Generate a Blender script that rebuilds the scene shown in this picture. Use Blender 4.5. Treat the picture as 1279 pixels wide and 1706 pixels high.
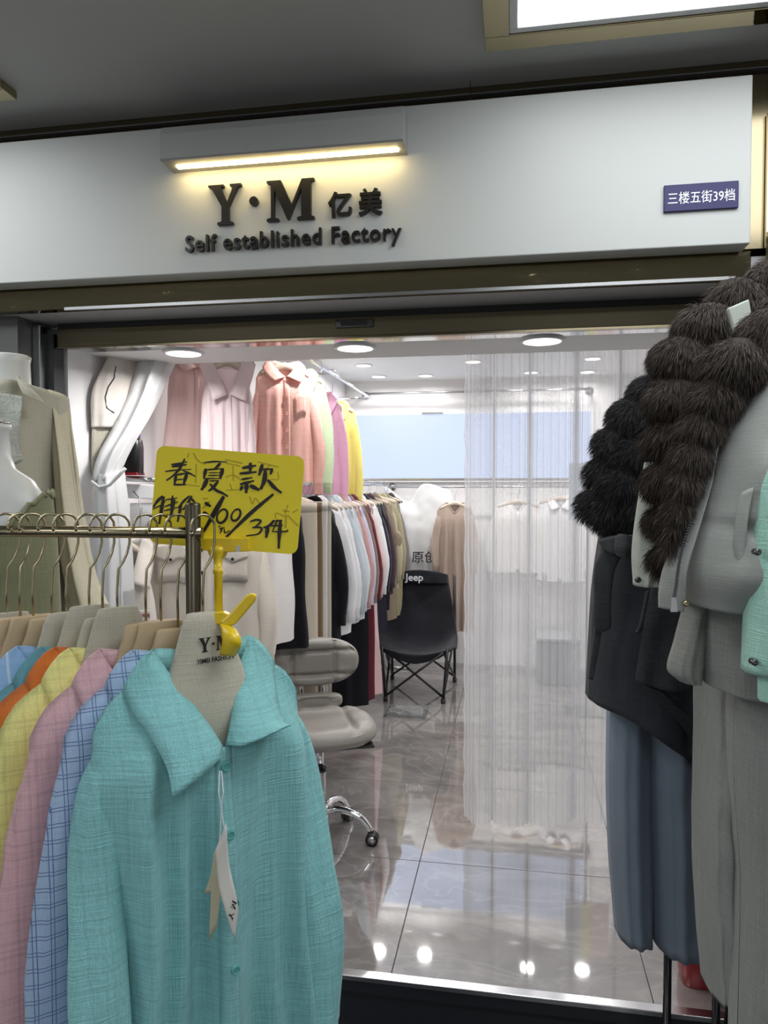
import bpy, bmesh, math, random
import numpy as np
from mathutils import Vector, noise
random.seed(7); np.random.seed(7)
for o in list(bpy.data.objects): bpy.data.objects.remove(o)
S = bpy.context.scene
COL = S.collection
PI = math.pi
# ------------------------------------------------------------------ camera, world, lights, exposure
EYE = 1.55; FPX = 1230.0; YAW = math.radians(10); PITCH = math.atan(40/1230)
cam = bpy.data.cameras.new('camera'); cam.sensor_fit = 'HORIZONTAL'; cam.sensor_width = 36; cam.lens = 36*FPX/1279
cam.clip_start = .02
co = bpy.data.objects.new('camera', cam); COL.objects.link(co)
co.location = (0, 0, EYE); co.rotation_euler = (PI/2-PITCH, 0, YAW); S.camera = co
W = bpy.data.worlds.new('mall'); S.world = W; W.use_nodes = True
W.node_tree.nodes['Background'].inputs[0].default_value = (.95, .98, 1, 1)
W.node_tree.nodes['Background'].inputs[1].default_value = .42
vs = S.view_settings
vs.view_transform = 'Standard'; vs.look = 'None'; vs.gamma = 1; vs.exposure = 0.0; vs.use_curve_mapping = False
PANEL_EMIT = 5.4           # corridor ceiling light panels
SOFFIT_W = 4.0             # watts of each downlight over the doorway
SHOP_W = 7.2              # watts of each downlight in the shop
WINDOW_EMIT = 1.0
S.cycles.max_bounces = 6; S.cycles.transparent_max_bounces = 12

# ------------------------------------------------------------------ measuring helpers (metres)
F0 = np.array([-math.sin(YAW), math.cos(YAW), 0]); RT = np.array([math.cos(YAW), math.sin(YAW), 0]); UP = np.array([0, 0, 1.])
_F = F0*math.cos(PITCH)-UP*math.sin(PITCH); _U = UP*math.cos(PITCH)+F0*math.sin(PITCH)
def pt(u, v, d):
    """the place that lies d metres away, along the survey photograph's bearing"""
    return np.array([0, 0, EYE])+(_F+RT*(u-639.5)/FPX+_U*(853-v)/FPX)*d

# ------------------------------------------------------------------ object helpers
def tag(o, label=None, cat=None, group=None, kind=None):
    if label: o['label'] = label
    if cat: o['category'] = cat
    if group: o['group'] = group
    if kind: o['kind'] = kind
    return o
def thing(name, label, cat, loc=(0, 0, 0), rz=0, group=None):
    o = bpy.data.objects.new(name, None); COL.objects.link(o); o.empty_display_size = .05
    o.location = loc; o.rotation_euler = (0, 0, rz)
    return tag(o, label, cat, group)
def link(name, me, mat, parent=None, smooth=True):
    if mat is not None and len(me.materials) == 0: me.materials.append(mat)
    o = bpy.data.objects.new(name, me); COL.objects.link(o)
    if parent is not None: o.parent = parent
    return o
def mk(name, verts, faces, mat, parent=None, smooth=True):
    me = bpy.data.meshes.new(name)
    me.from_pydata([tuple(map(float, v)) for v in verts], [], [tuple(map(int, f)) for f in faces])
    if smooth: me.polygons.foreach_set('use_smooth', [True]*len(me.polygons))
    me.update()
    return link(name, me, mat, parent)
class G:
    """collects verts and faces for ONE mesh"""
    def __init__(s): s.v = []; s.f = []
    def add(s, v, f):
        b = len(s.v); s.v += [tuple(map(float, p)) for p in v]; s.f += [tuple(i+b for i in q) for q in f]; return s
    def box(s, x0, x1, y0, y1, z0, z1, rot=None):
        v = [(x, y, z) for x in (x0, x1) for y in (y0, y1) for z in (z0, z1)]
        return s.add(v, [(0, 1, 3, 2), (4, 6, 7, 5), (0, 4, 5, 1), (2, 3, 7, 6), (0, 2, 6, 4), (1, 5, 7, 3)])
    def tube(s, pts, r, n=8, cap=True):
        v, f = sweep(pts, r, n, cap); return s.add(v, f)
    def build(s, name, mat, parent=None, smooth=False, bevel=0):
        o = mk(name, s.v, s.f, mat, parent, smooth)
        if bevel:
            m = o.modifiers.new('bevel', 'BEVEL'); m.width = bevel; m.segments = 2; m.limit_method = 'ANGLE'
        return o
def sweep(pts, r, n=8, cap=True):
    P = [np.array(p, float) for p in pts]; m = len(P)
    R = [r]*m if np.isscalar(r) else list(r)
    V = []; Fc = []; prev = None
    for i in range(m):
        T = P[min(i+1, m-1)]-P[max(i-1, 0)]; T = T/(np.linalg.norm(T)+1e-12)
        if prev is None:
            a = np.array([0, 0, 1.]) if abs(T[2]) < .9 else np.array([1., 0, 0])
            N = np.cross(T, a)
        else: N = prev-T*np.dot(prev, T)
        N = N/(np.linalg.norm(N)+1e-12); prev = N; B = np.cross(T, N)
        for k in range(n):
            a = 2*PI*k/n; V.append(P[i]+R[i]*(math.cos(a)*N+math.sin(a)*B))
    for i in range(m-1):
        for k in range(n):
            Fc.append((i*n+k, i*n+(k+1) % n, (i+1)*n+(k+1) % n, (i+1)*n+k))
    if cap: Fc.append(tuple(range(n-1, -1, -1))); Fc.append(tuple((m-1)*n+k for k in range(n)))
    return V, Fc
def smooth_path(pts, n):
    """Catmull-Rom through points (any dimension)"""
    P = np.array(pts, float); m = len(P)
    if m == 2: return np.array([P[0]+(P[1]-P[0])*t for t in np.linspace(0, 1, n)])
    out = []
    for t in np.linspace(0, m-1, n):
        i = min(int(t), m-2); x = t-i
        p0 = P[i-1] if i > 0 else 2*P[i]-P[i+1]; p1 = P[i]; p2 = P[i+1]; p3 = P[i+2] if i+2 < m else 2*P[i+1]-P[i]
        out.append(.5*((2*p1)+(-p0+p2)*x+(2*p0-5*p1+4*p2-p3)*x*x+(-p0+3*p1-3*p2+p3)*x**3))
    return np.array(out)
def loft(rings, cap=True):
    n = len(rings[0]); V = [p for r in rings for p in r]; Fc = []
    for i in range(len(rings)-1):
        for k in range(n): Fc.append((i*n+k, i*n+(k+1) % n, (i+1)*n+(k+1) % n, (i+1)*n+k))
    if cap: Fc.append(tuple(range(n-1, -1, -1))); Fc.append(tuple((len(rings)-1)*n+k for k in range(n)))
    return V, Fc
def ellipse(cx, cy, z, rx, ry, n=28, p=2.0, fold=0, k=9, ph=0):
    out = []
    for i in range(n):
        a = 2*PI*i/n; c, s_ = math.cos(a), math.sin(a)
        q = 1+fold*math.sin(k*a+ph)
        out.append((cx+q*rx*math.copysign(abs(c)**(2/p), c), cy+q*ry*math.copysign(abs(s_)**(2/p), s_), z))
    return out
def grid_faces(nr, nc, off=0, flip=False):
    out = []
    for i in range(nr-1):
        for j in range(nc-1):
            q = (off+i*nc+j, off+i*nc+j+1, off+(i+1)*nc+j+1, off+(i+1)*nc+j)
            out.append(q[::-1] if flip else q)
    return out
def dense(rows, nu, nv):
    R = np.array([smooth_path(r, nu) for r in rows])
    return np.array([smooth_path(R[:, j], nv) for j in range(nu)]).transpose(1, 0, 2)
def pillow(name, rows, depth, mat, parent=None, nu=28, nv=36, fold=0, k=7, ph=0, grow=1, seed=0, wr=.003, world=False, edge=4, crease=None):
    """a stuffed cloth shell: the near side runs through surveyed points (bearing u, v, distance), the far side lies depth metres behind"""
    D = dense(rows, nu, nv) if world else dense([[pt(*p) for p in r] for r in rows], nu, nv)
    fr = D.copy(); bk = D.copy()
    for i in range(nv):
        t = i/(nv-1)
        for j in range(nu):
            s = 2*j/(nu-1)-1
            e = max(0, 1-abs(s)**edge)**.5
            w = fold*(t**grow)*math.sin(k*s*1.6+ph+.8*t)*(.35+.65*e)
            w += wr*noise.noise(Vector((D[i, j]*14+seed*7.1).tolist()))*e*2
            if crease: w += crease(s, t)
            fr[i, j] = D[i, j]-F0*(depth*.35*e)+(-F0)*w
            bk[i, j] = D[i, j]+F0*depth*.65*e+(-F0)*w*.3
    V = list(fr.reshape(-1, 3))+list(bk.reshape(-1, 3)); n = nu*nv
    Fc = grid_faces(nv, nu)+grid_faces(nv, nu, n, True)
    for j in range(nu-1):
        Fc.append((j, n+j, n+j+1, j+1)); b = (nv-1)*nu
        Fc.append((b+j, b+j+1, n+b+j+1, n+b+j))
    o = mk(name, V, Fc, mat, parent)
    bm = bmesh.new(); bm.from_mesh(o.data); bmesh.ops.remove_doubles(bm, verts=bm.verts, dist=1e-5); bmesh.ops.recalc_face_normals(bm, faces=bm.faces)
    bm.to_mesh(o.data); bm.free(); o.data.polygons.foreach_set('use_smooth', [True]*len(o.data.polygons))
    return o
def sheet(name, P, mat, parent=None, thick=.002):
    """a cloth grid P[nv,nu,3] with real thickness"""
    nv, nu = P.shape[:2]
    o = mk(name, P.reshape(-1, 3), grid_faces(nv, nu), mat, parent)
    m = o.modifiers.new('solid', 'SOLIDIFY'); m.thickness = thick; m.offset = 0
    return o
def prism(poly, y0, y1):
    """polygon in x,z pushed from y0 to y1"""
    n = len(poly); V = [(x, y0, z) for x, z in poly]+[(x, y1, z) for x, z in poly]
    return V, [tuple(range(n)), tuple(range(2*n-1, n-1, -1))]+[(i, i+n, (i+1) % n+n, (i+1) % n) for i in range(n)]
def copy_tree(o, parent=None):
    c = o.copy(); COL.objects.link(c)
    if parent is not None: c.parent = parent
    for ch in [x for x in o.children]: copy_tree(ch, c)
    return c

# ------------------------------------------------------------------ materials
def mat(name, col, rough=.6, metal=0, emit=0, ior=1.5, coat=0, bump=0, bscale=60, trans=0, var=0, vscale=6, sheen=0, alpha=1):
    m = bpy.data.materials.new(name); m.use_nodes = True; nt = m.node_tree; b = nt.nodes['Principled BSDF']
    c4 = (*col, 1)
    b.inputs['Base Color'].default_value = c4; b.inputs['Roughness'].default_value = rough; b.inputs['Metallic'].default_value = metal
    b.inputs['IOR'].default_value = ior; b.inputs['Coat Weight'].default_value = coat
    if emit: b.inputs['Base Color'].default_value = (.08, .08, .08, 1); b.inputs['Emission Color'].default_value = c4; b.inputs['Emission Strength'].default_value = emit
    if trans: b.inputs['Transmission Weight'].default_value = trans
    if sheen: b.inputs['Sheen Weight'].default_value = sheen
    if alpha < 1: b.inputs['Alpha'].default_value = alpha
    if var or bump:
        tc = nt.nodes.new('ShaderNodeTexCoord'); n = nt.nodes.new('ShaderNodeTexNoise')
        nt.links.new(tc.outputs['Object'], n.inputs['Vector'])
        if var:
            n.inputs['Scale'].default_value = vscale; n.inputs['Detail'].default_value = 6
            mx = nt.nodes.new('ShaderNodeMix'); mx.data_type = 'RGBA'
            mx.inputs[6].default_value = (*[c*(1-var) for c in col], 1); mx.inputs[7].default_value = (*[min(1, c*(1+var)) for c in col], 1)
            nt.links.new(n.outputs['Fac'], mx.inputs[0]); nt.links.new(mx.outputs[2], b.inputs['Base Color'])
        if bump:
            n2 = nt.nodes.new('ShaderNodeTexNoise'); n2.inputs['Scale'].default_value = bscale; n2.inputs['Detail'].default_value = 4
            nt.links.new(tc.outputs['Object'], n2.inputs['Vector'])
            bp = nt.nodes.new('ShaderNodeBump'); bp.inputs['Strength'].default_value = bump; bp.inputs['Distance'].default_value = .01
            nt.links.new(n2.outputs['Fac'], bp.inputs['Height']); nt.links.new(bp.outputs['Normal'], b.inputs['Normal'])
    return m
def fabric(name, col, rough=.9, slub=.12, gauze=0, plaid=None, stripe=None, bump=.25, trans=.0, sheen=.15, crumple=.35):
    """woven cloth: slubs along warp and weft, optional tone-on-tone check (gauze), line plaid or stripes; fine relief"""
    m = bpy.data.materials.new(name); m.use_nodes = True; nt = m.node_tree; N = nt.nodes; L = nt.links
    b = N['Principled BSDF']; b.inputs['Roughness'].default_value = rough; b.inputs['Sheen Weight'].default_value = sheen
    b.inputs['Specular IOR Level'].default_value = .2
    tc = N.new('ShaderNodeTexCoord'); sp = N.new('ShaderNodeSeparateXYZ'); L.new(tc.outputs['Object'], sp.inputs[0])
    def math_(op, a, c=None, d=None):
        n = N.new('ShaderNodeMath'); n.operation = op
        for i, x in enumerate((a, c, d)):
            if x is None: continue
            if hasattr(x, 'links') or hasattr(x, 'is_output'): L.new(x, n.inputs[i])
            else: n.inputs[i].default_value = x
        return n.outputs[0]
    def nz(sx, sy, sz, detail=3):
        mp = N.new('ShaderNodeMapping'); mp.inputs['Scale'].default_value = (sx, sy, sz); L.new(tc.outputs['Object'], mp.inputs[0])
        n = N.new('ShaderNodeTexNoise'); n.inputs['Scale'].default_value = 1; n.inputs['Detail'].default_value = detail
        L.new(mp.outputs[0], n.inputs['Vector']); return n.outputs['Fac']
    warp = nz(420, 420, 14); weft = nz(18, 18, 420)
    fac = math_('ADD', warp, weft)                       # about 1
    shade = math_('MULTIPLY_ADD', math_('SUBTRACT', fac, 1.0), slub*2.2, 1.0)
    if gauze:
        for src, f in ((sp.outputs[0], 330.), (sp.outputs[2], 330.)):
            line = math_('MULTIPLY_ADD', math_('SINE', math_('MULTIPLY', src, f*2)), .5, .5)
            n1 = N.new('ShaderNodeTexNoise'); n1.noise_dimensions = '1D'; n1.inputs['Scale'].default_value = 75; n1.inputs['Detail'].default_value = 1
            L.new(src, n1.inputs['W'])
            mask = math_('GREATER_THAN', n1.outputs['Fac'], .53)
            shade = math_('MULTIPLY', shade, math_('SUBTRACT', 1.0, math_('MULTIPLY', math_('MULTIPLY', line, mask), gauze)))
    vm = N.new('ShaderNodeVectorMath'); vm.operation = 'SCALE'; vm.inputs[0].default_value = col; L.new(shade, vm.inputs['Scale'])
    out = vm.outputs[0]
    def lines(src, freq, w):
        fr = math_('FRACT', math_('MULTIPLY_ADD', src, freq, 50.0)); return math_('LESS_THAN', fr, w)
    if plaid:
        pc, freq, w = plaid
        a = math_('MAXIMUM', lines(sp.outputs[0], freq, w), lines(sp.outputs[2], freq, w))
        a = math_('MAXIMUM', a, math_('MAXIMUM', lines(math_('ADD', sp.outputs[0], .22/freq), freq, w), lines(math_('ADD', sp.outputs[2], .22/freq), freq, w)))
        mx = N.new('ShaderNodeMix'); mx.data_type = 'RGBA'; L.new(a, mx.inputs[0]); L.new(out, mx.inputs[6]); mx.inputs[7].default_value = (*pc, 1); out = mx.outputs[2]
    if stripe:
        pc, freq, w = stripe
        mx = N.new('ShaderNodeMix'); mx.data_type = 'RGBA'; L.new(lines(sp.outputs[0], freq, w), mx.inputs[0]); L.new(out, mx.inputs[6]); mx.inputs[7].default_value = (*pc, 1); out = mx.outputs[2]
    L.new(out, b.inputs['Base Color'])
    crum = nz(22, 22, 9, 5)
    h = math_('MULTIPLY_ADD', crum, crumple*6, fac)
    bp = N.new('ShaderNodeBump'); bp.inputs['Strength'].default_value = bump; bp.inputs['Distance'].default_value = .004; L.new(h, bp.inputs['Height']); L.new(bp.outputs[0], b.inputs['Normal'])
    if trans:
        tr = N.new('ShaderNodeBsdfTranslucent'); L.new(out, tr.inputs['Color']); ms = N.new('ShaderNodeMixShader'); ms.inputs[0].default_value = trans
        L.new(b.outputs[0], ms.inputs[1]); L.new(tr.outputs[0], ms.inputs[2]); L.new(ms.outputs[0], N['Material Output'].inputs[0])
    return m
def lin(r, g, b):
    f = lambda c: ((c/255+.055)/1.055)**2.4 if c > 10 else c/255/12.92
    return (f(r), f(g), f(b))

M = {}
M['white_paint'] = mat('white_paint', (.80, .80, .79), .55, bump=.05, bscale=25)
M['sign_paint'] = mat('sign_paint', (.50, .51, .495), .5, bump=.10, bscale=9, var=.02, vscale=3)
M['pier_paint'] = mat('pier_paint', (.10, .10, .10), .35)
M['ceiling_paint'] = mat('ceiling_paint', (.52, .52, .51), .6)
M['soffit_paint'] = mat('soffit_paint', (.42, .42, .42), .6)
M['shop_wall'] = mat('shop_wall', (.80, .785, .785), .6, bump=.03)
M['gold_mirror'] = mat('gold_mirror', (.40, .34, .21), .06, 1, bump=.35, bscale=6)
M['bronze'] = mat('bronze', (.24, .20, .13), .16, 1, bump=.02, bscale=12)
M['bronze_dull'] = mat('bronze_dull', (.125, .105, .068), .38, .8)
M['black_gap'] = mat('black_gap', (.01, .01, .012), .5)
M['dark_step'] = mat('dark_step', (.022, .024, .03), .28, bump=.05)
M['steel'] = mat('steel', (.55, .55, .56), .22, 1)
M['chrome'] = mat('chrome', (.78, .78, .80), .07, 1)
M['dark_chrome'] = mat('dark_chrome', (.16, .16, .165), .15, 1)
M['brass'] = mat('brass', (.42, .36, .24), .22, 1)
M['rack_metal'] = mat('rack_metal', (.095, .08, .055), .32, .85)
M['black_letter'] = mat('black_letter', (.008, .007, .007), .35)
M['navy_plate'] = mat('navy_plate', (.006, .004, .085), .5)
M['white_print'] = mat('white_print', (.8, .8, .85), .4)
M['panel_light'] = mat('panel_light', (.94, .985, 1.0), .4, emit=PANEL_EMIT)
M['led_warm'] = mat('led_warm', (1.0, .76, .34), .4, emit=28)
M['lamp_lens'] = mat('lamp_lens', (1, .99, .96), .4, emit=3.0)
M['window_glow'] = mat('window_glow', (.58, .70, 1.0), .4, emit=WINDOW_EMIT)
M['yellow_card'] = mat('yellow_card', lin(236, 214, 20), .45, coat=.3, var=.04, vscale=9)
M['yellow_ghost'] = mat('yellow_ghost', lin(190, 168, 16), .5)
M['yellow_plastic'] = mat('yellow_plastic', (.80, .56, .015), .28)
M['ink'] = mat('ink', (.012, .007, .008), .35)
M['wood'] = mat('wood', (.46, .34, .20), .5, var=.16, vscale=14)
M['pale_wood'] = mat('pale_wood', (.62, .52, .42), .5, var=.1, vscale=14)
M['canvas'] = fabric('canvas', (.50, .47, .38), slub=.10, bump=.3)
M['mannequin'] = mat('mannequin', (.62, .62, .60), .35)
M['white_plastic'] = mat('white_plastic', (.75, .75, .76), .35)
M['black_plastic'] = mat('black_plastic', (.015, .015, .016), .35)
M['red_plastic'] = mat('red_plastic', (.30, .012, .02), .35)
M['leather'] = mat('leather', (.26, .24, .215), .42, bump=.12, bscale=140, var=.06, vscale=8)
M['black_canvas'] = fabric('black_canvas', (.012, .013, .018), slub=.1, bump=.2)
M['black_frame'] = mat('black_frame', (.012, .012, .013), .35, .2)
M['paper'] = mat('paper', (.72, .70, .64), .7)
M['kraft'] = mat('kraft', (.50, .46, .33), .7)
M['clear_plastic'] = mat('clear_plastic', (.9, .92, .92), .08, trans=.9, ior=1.3)
M['purple'] = mat('purple', (.22, .18, .5), .5)
M['teal'] = fabric('teal', lin(152, 214, 216), gauze=.07, slub=.18, trans=.12, bump=.5, crumple=.5)
M['teal_dark'] = fabric('teal_button', lin(96, 170, 168), slub=.02)

# marble tile
def marble():
    m = bpy.data.materials.new('marble_tile'); m.use_nodes = True; nt = m.node_tree; N = nt.nodes; L = nt.links; b = N['Principled BSDF']
    tc = N.new('ShaderNodeNewGeometry'); n = N.new('ShaderNodeTexNoise'); n.inputs['Scale'].default_value = 2.2; n.inputs['Detail'].default_value = 8; n.inputs['Distortion'].default_value = 1.2
    mp = N.new('ShaderNodeMapping'); mp.inputs['Rotation'].default_value = (0, 0, .6); mp.inputs['Scale'].default_value = (1, 1.9, 1)
    L.new(tc.outputs['Position'], mp.inputs[0]); L.new(mp.outputs[0], n.inputs['Vector'])
    r = N.new('ShaderNodeValToRGB'); e = r.color_ramp.elements
    e[0].position = .3; e[0].color = (.165, .152, .145, 1); e[1].position = .72; e[1].color = (.310, .290, .278, 1)
    L.new(n.outputs['Fac'], r.inputs[0])
    n2 = N.new('ShaderNodeTexNoise'); n2.inputs['Scale'].default_value = 1.5; n2.inputs['Detail'].default_value = 5; n2.inputs['Distortion'].default_value = 2.4; L.new(mp.outputs[0], n2.inputs['Vector'])
    ab = N.new('ShaderNodeMath'); ab.operation = 'SUBTRACT'; ab.inputs[1].default_value = .5; L.new(n2.outputs['Fac'], ab.inputs[0])
    a2 = N.new('ShaderNodeMath'); a2.operation = 'ABSOLUTE'; L.new(ab.outputs[0], a2.inputs[0])
    r2 = N.new('ShaderNodeValToRGB'); r2.color_ramp.elements[0].color = (.30, .30, .30, 1); r2.color_ramp.elements[1].position = .03; r2.color_ramp.elements[1].color = (0, 0, 0, 1); L.new(a2.outputs[0], r2.inputs[0])
    mx = N.new('ShaderNodeMix'); mx.data_type = 'RGBA'; L.new(r2.outputs[0], mx.inputs[0]); L.new(r.outputs[0], mx.inputs[6]); mx.inputs[7].default_value = (.44, .40, .37, 1)
    L.new(mx.outputs[2], b.inputs['Base Color'])
    b.inputs['Roughness'].default_value = .035; b.inputs['IOR'].default_value = 3.4
    return m
M['marble'] = marble()
M['grout'] = mat('grout', (.06, .055, .055), .7)
# sheer pleated voile
def voile(name, col, see):
    m = bpy.data.materials.new(name); m.use_nodes = True; nt = m.node_tree; N = nt.nodes; L = nt.links
    b = N['Principled BSDF']; b.inputs['Base Color'].default_value = (*col, 1); b.inputs['Roughness'].default_value = .9
    tr = N.new('ShaderNodeBsdfTransparent'); tl = N.new('ShaderNodeBsdfTranslucent'); tl.inputs[0].default_value = (*col, 1)
    a = N.new('ShaderNodeMixShader'); a.inputs[0].default_value = .45; L.new(b.outputs[0], a.inputs[1]); L.new(tl.outputs[0], a.inputs[2])
    c = N.new('ShaderNodeMixShader'); c.inputs[0].default_value = see; L.new(a.outputs[0], c.inputs[1]); L.new(tr.outputs[0], c.inputs[2])
    L.new(c.outputs[0], N['Material Output'].inputs[0]); return m
M['voile'] = voile('voile', (.84, .85, .87), .56)
M['lamp_box'] = mat('lamp_box', (.36, .36, .355), .5)
M['white_cloth'] = fabric('white_cloth', (.70, .70, .70), slub=.04, bump=.15, trans=.2)

# ------------------------------------------------------------------ text
def text_mesh(body, w, h, depth, bold=0.0, spacing=1.0):
    cu = bpy.data.curves.new('lettering', 'FONT'); cu.body = body; cu.size = 1; cu.extrude = .02; cu.offset = bold; cu.resolution_u = 3; cu.space_character = spacing
    ob = bpy.data.objects.new('lettering', cu); COL.objects.link(ob)
    dg = bpy.context.evaluated_depsgraph_get(); dg.update()
    me = bpy.data.meshes.new_from_object(ob.evaluated_get(dg)); bpy.data.objects.remove(ob); bpy.data.curves.remove(cu)
    n = len(me.vertices); a = np.empty(n*3); me.vertices.foreach_get('co', a); a = a.reshape(-1, 3)
    lo, hi = a.min(0), a.max(0); a = (a-(lo+hi)/2)/(hi-lo+1e-9)
    polys = [tuple(p.vertices) for p in me.polygons]; bpy.data.meshes.remove(me)
    return np.stack([a[:, 0]*w, -a[:, 2]*depth, a[:, 1]*h], 1), polys    # x right, z up, front = -y
def letters(name, body, w, h, depth, mat_, parent, loc, bold=0.0, spacing=1.0, split=True):
    V, P = text_mesh(body, w, h, depth, bold, spacing)
    V = V+np.array(loc)
    if not split: return [mk(name, V, P, mat_, parent, False)]
    par = list(range(len(V)))
    def find(i):
        while par[i] != i: par[i] = par[par[i]]; i = par[i]
        return i
    for p in P:
        for q in p[1:]: par[find(q)] = find(p[0])
    isl = {}
    for i in range(len(V)): isl.setdefault(find(i), []).append(i)
    sp_ = sorted([[V[i][:, 0].min(), V[i][:, 0].max(), list(i)] for i in isl.values()], key=lambda x: x[0])
    gr = []
    for lo, hi, ids in sp_:
        if gr and lo < gr[-1][1]-.2*min(hi-lo, gr[-1][1]-gr[-1][0]): gr[-1][1] = max(hi, gr[-1][1]); gr[-1][2] += ids
        else: gr.append([lo, hi, ids])
    out = []
    for lo, hi, ids in gr:
        m = {j: k for k, j in enumerate(ids)}
        out.append(mk(name, [V[j] for j in ids], [tuple(m[j] for j in p) for p in P if p[0] in m], mat_, parent, False))
    return out
Y_POLY = [(0, 1), (.47, 1), (.47, .95), (.37, .93), (.57, .55), (.76, .93), (.66, .95), (.66, 1), (1, 1), (1, .95), (.89, .92), (.62, .45), (.62, .08), (.75, .05), (.75, 0), (.27, 0), (.27, .05), (.40, .08), (.40, .45), (.1, .92), (0, .95)]
M_POLY = [(0, 1), (.30, 1), (.53, .38), (.74, 1), (1, 1), (1, .95), (.93, .92), (.93, .08), (1, .05), (1, 0), (.64, 0), (.64, .05), (.73, .08), (.73, .78), (.47, .02), (.43, .02), (.16, .78), (.16, .08), (.25, .05), (.25, 0), (0, 0), (0, .05), (.09, .08), (.09, .92), (0, .95)]
def glyph(name, poly, x0, x1, z0, z1, y0, y1, mat_, parent):
    V, Fc = prism([(x0+(x1-x0)*a, z0+(z1-z0)*b) for a, b in poly], y0, y1); return mk(name, V, Fc, mat_, parent, False)
def disc(cx, cz, r, y0, y1, n=16):
    return prism([(cx+r*math.cos(2*PI*i/n), cz+r*math.sin(2*PI*i/n)) for i in range(n)], y0, y1)
#STRUCTURE
# ================================================================== STRUCTURE
def struct(name, g, m, parent=None, bevel=0):
    o = g.build(name, m, parent, bevel=bevel)
    if parent is None: o['kind'] = 'structure'
    return o
FY = 2.245          # plane of the doorway
XL, XR, YB, ZC = -1.5, 1.7, 6.5, 2.5
struct('corridor_floor', G().box(-6, 6, -4, FY+.02, -.25, -.15), M['dark_step'])
struct('corridor_ceiling', G().box(-6, 6, -4, 2.2, 2.64, 2.74), M['ceiling_paint'])
# shop floor: slab with single polished tiles
fl = struct('floor', G().box(XL-.1, XR+.1, FY+.03, YB+.1, -.15, -.004), M['grout'])
xs = [XL, -1.178, -.378, .422, 1.222, XR]; ys = [FY+.032, 3.0, 3.8, 4.6, 5.4, 6.2, YB]
for i in range(len(xs)-1):
    for j in range(len(ys)-1):
        e = .0016
        G().box(xs[i]+e, xs[i+1]-e, ys[j]+e, ys[j+1]-e, -.012, 0).build('tile', M['marble'], fl, bevel=.0008)
st = struct('door_step', G().box(-1.6, .66, FY, FY+.03, -.15, -.012), M['dark_step'])
G().box(-1.6, .66, FY-.006, FY+.03, -.012, .004).build('sill_strip', M['steel'], st, bevel=.002)
G().box(-1.6, .66, FY-.004, FY, -.06, -.052).build('step_joint', M['black_gap'], st)
struct('wall_left', G().box(XL-.1, XL, FY+.06, YB+.1, -.15, ZC+.1), M['shop_wall'])
struct('wall_right', G().box(XR, XR+.1, FY+.06, YB+.1, -.15, ZC+.1), M['shop_wall'])
struct('wall_back', G().box(XL-.1, XR+.1, YB, YB+.1, -.15, ZC+.1), M['shop_wall'])
struct('ceiling', G().box(XL-.1, XR+.1, 2.40, YB+.1, ZC, ZC+.1), M['white_paint'])
# bulkhead over the doorway, soffit, mirror strips, roller shutter bar
struct('lintel', G().box(XL-.1, XR+.1, 2.41, 2.69, 2.03, ZC), M['white_paint'])
struct('trim_1', G().box(XL, .62, 2.285, 2.41, 2.03, 2.10), M['chrome'])
struct('soffit', G().box(-3.2, .66, 2.072, 2.41, 2.097, 2.15), M['soffit_paint'])
struct('trim_2', G().box(-3.2, .60, 2.066, 2.10, 2.094, 2.165), M['gold_mirror'], bevel=.002)
struct('trim_3', G().box(-1.35, .56, 2.060, 2.070, 2.090, 2.099), M['steel'])
sh = thing('roller_shutter_bar', 'brown metal bottom bar of the rolled-up shutter across the doorway', 'shutter', (-.45, FY, 2.0))
def W2(o, root):   # keep world coordinates under a placed root
    o.matrix_parent_inverse = root.matrix_basis.inverted(); return o
bpy.context.view_layer.update()
W2(G().box(-1.50, .62, FY, FY+.035, 2.018, 2.078).build('bar', M['bronze_dull'], sh, bevel=.003), sh)
W2(G().box(-1.50, .62, FY+.006, FY+.03, 2.078, 2.096).build('gap_shadow', M['black_gap'], sh), sh)  # black block drawn as the shadow above the bar
W2(G().box(-1.50, .62, FY-.004, FY+.02, 2.012, 2.018).build('bottom_lip', M['bronze'], sh), sh)
hd = W2(G().box(-.548, -.428, FY-.007, FY, 2.044, 2.070).build('pull_handle', M['dark_chrome'], sh, bevel=.003), sh)
o = G().box(-.530, -.446, FY-.009, FY-.006, 2.050, 2.064).build('handle_slot', M['black_gap'], hd)
W2(o, hd)
struct('wall_pier_left', G().box(-3.2, -1.56, 2.13, 2.45, -.15, 2.097), M['pier_paint'])
jl = struct('door_jamb_left', G().box(-1.56, -1.53, 2.20, 2.29, -.15, 2.085), M['steel'], bevel=.004)
G().box(-1.53, -1.505, 2.235, 2.29, -.15, 2.06).build('guide_slot', M['black_gap'], jl)
jr = struct('door_jamb_right', G().box(.60, .64, 2.20, 2.29, -.15, 2.085), M['dark_chrome'], bevel=.004)
struct('wall_pier_right', G().box(.64, 2.2, 2.05, 2.45, -.15, 2.64), M['bronze_dull'])
struct('wall_header', G().box(-3.2, .70, 2.055, 2.41, 2.165, 2.64), M['bronze'])
struct('trim_4', G().box(-3.2, .70, 2.045, 2.056, 2.609, 2.615), M['black_gap'])
struct('trim_5', G().box(.626, .646, 2.036, 2.05, -.15, 2.5), M['gold_mirror'])
struct('trim_6', G().box(-3.2, .70, 2.046, 2.055, 2.615, 2.619), M['steel'])
# window
wd = struct('window_1', G().box(-1.44, .66, YB-.03, YB, 1.60, 2.235), M['white_plastic'], bevel=.003)
G().box(-1.415, .635, YB-.034, YB-.028, 1.636, 2.197).build('pane', M['window_glow'], wd)
G().box(-1.44, .66, YB-.04, YB-.02, 1.622, 1.634).build('window_sill', M['steel'], wd)
G().box(-.80, -.62, YB-.045, YB-.03, 2.196, 2.212).build('window_latch', M['steel'], wd)

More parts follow.
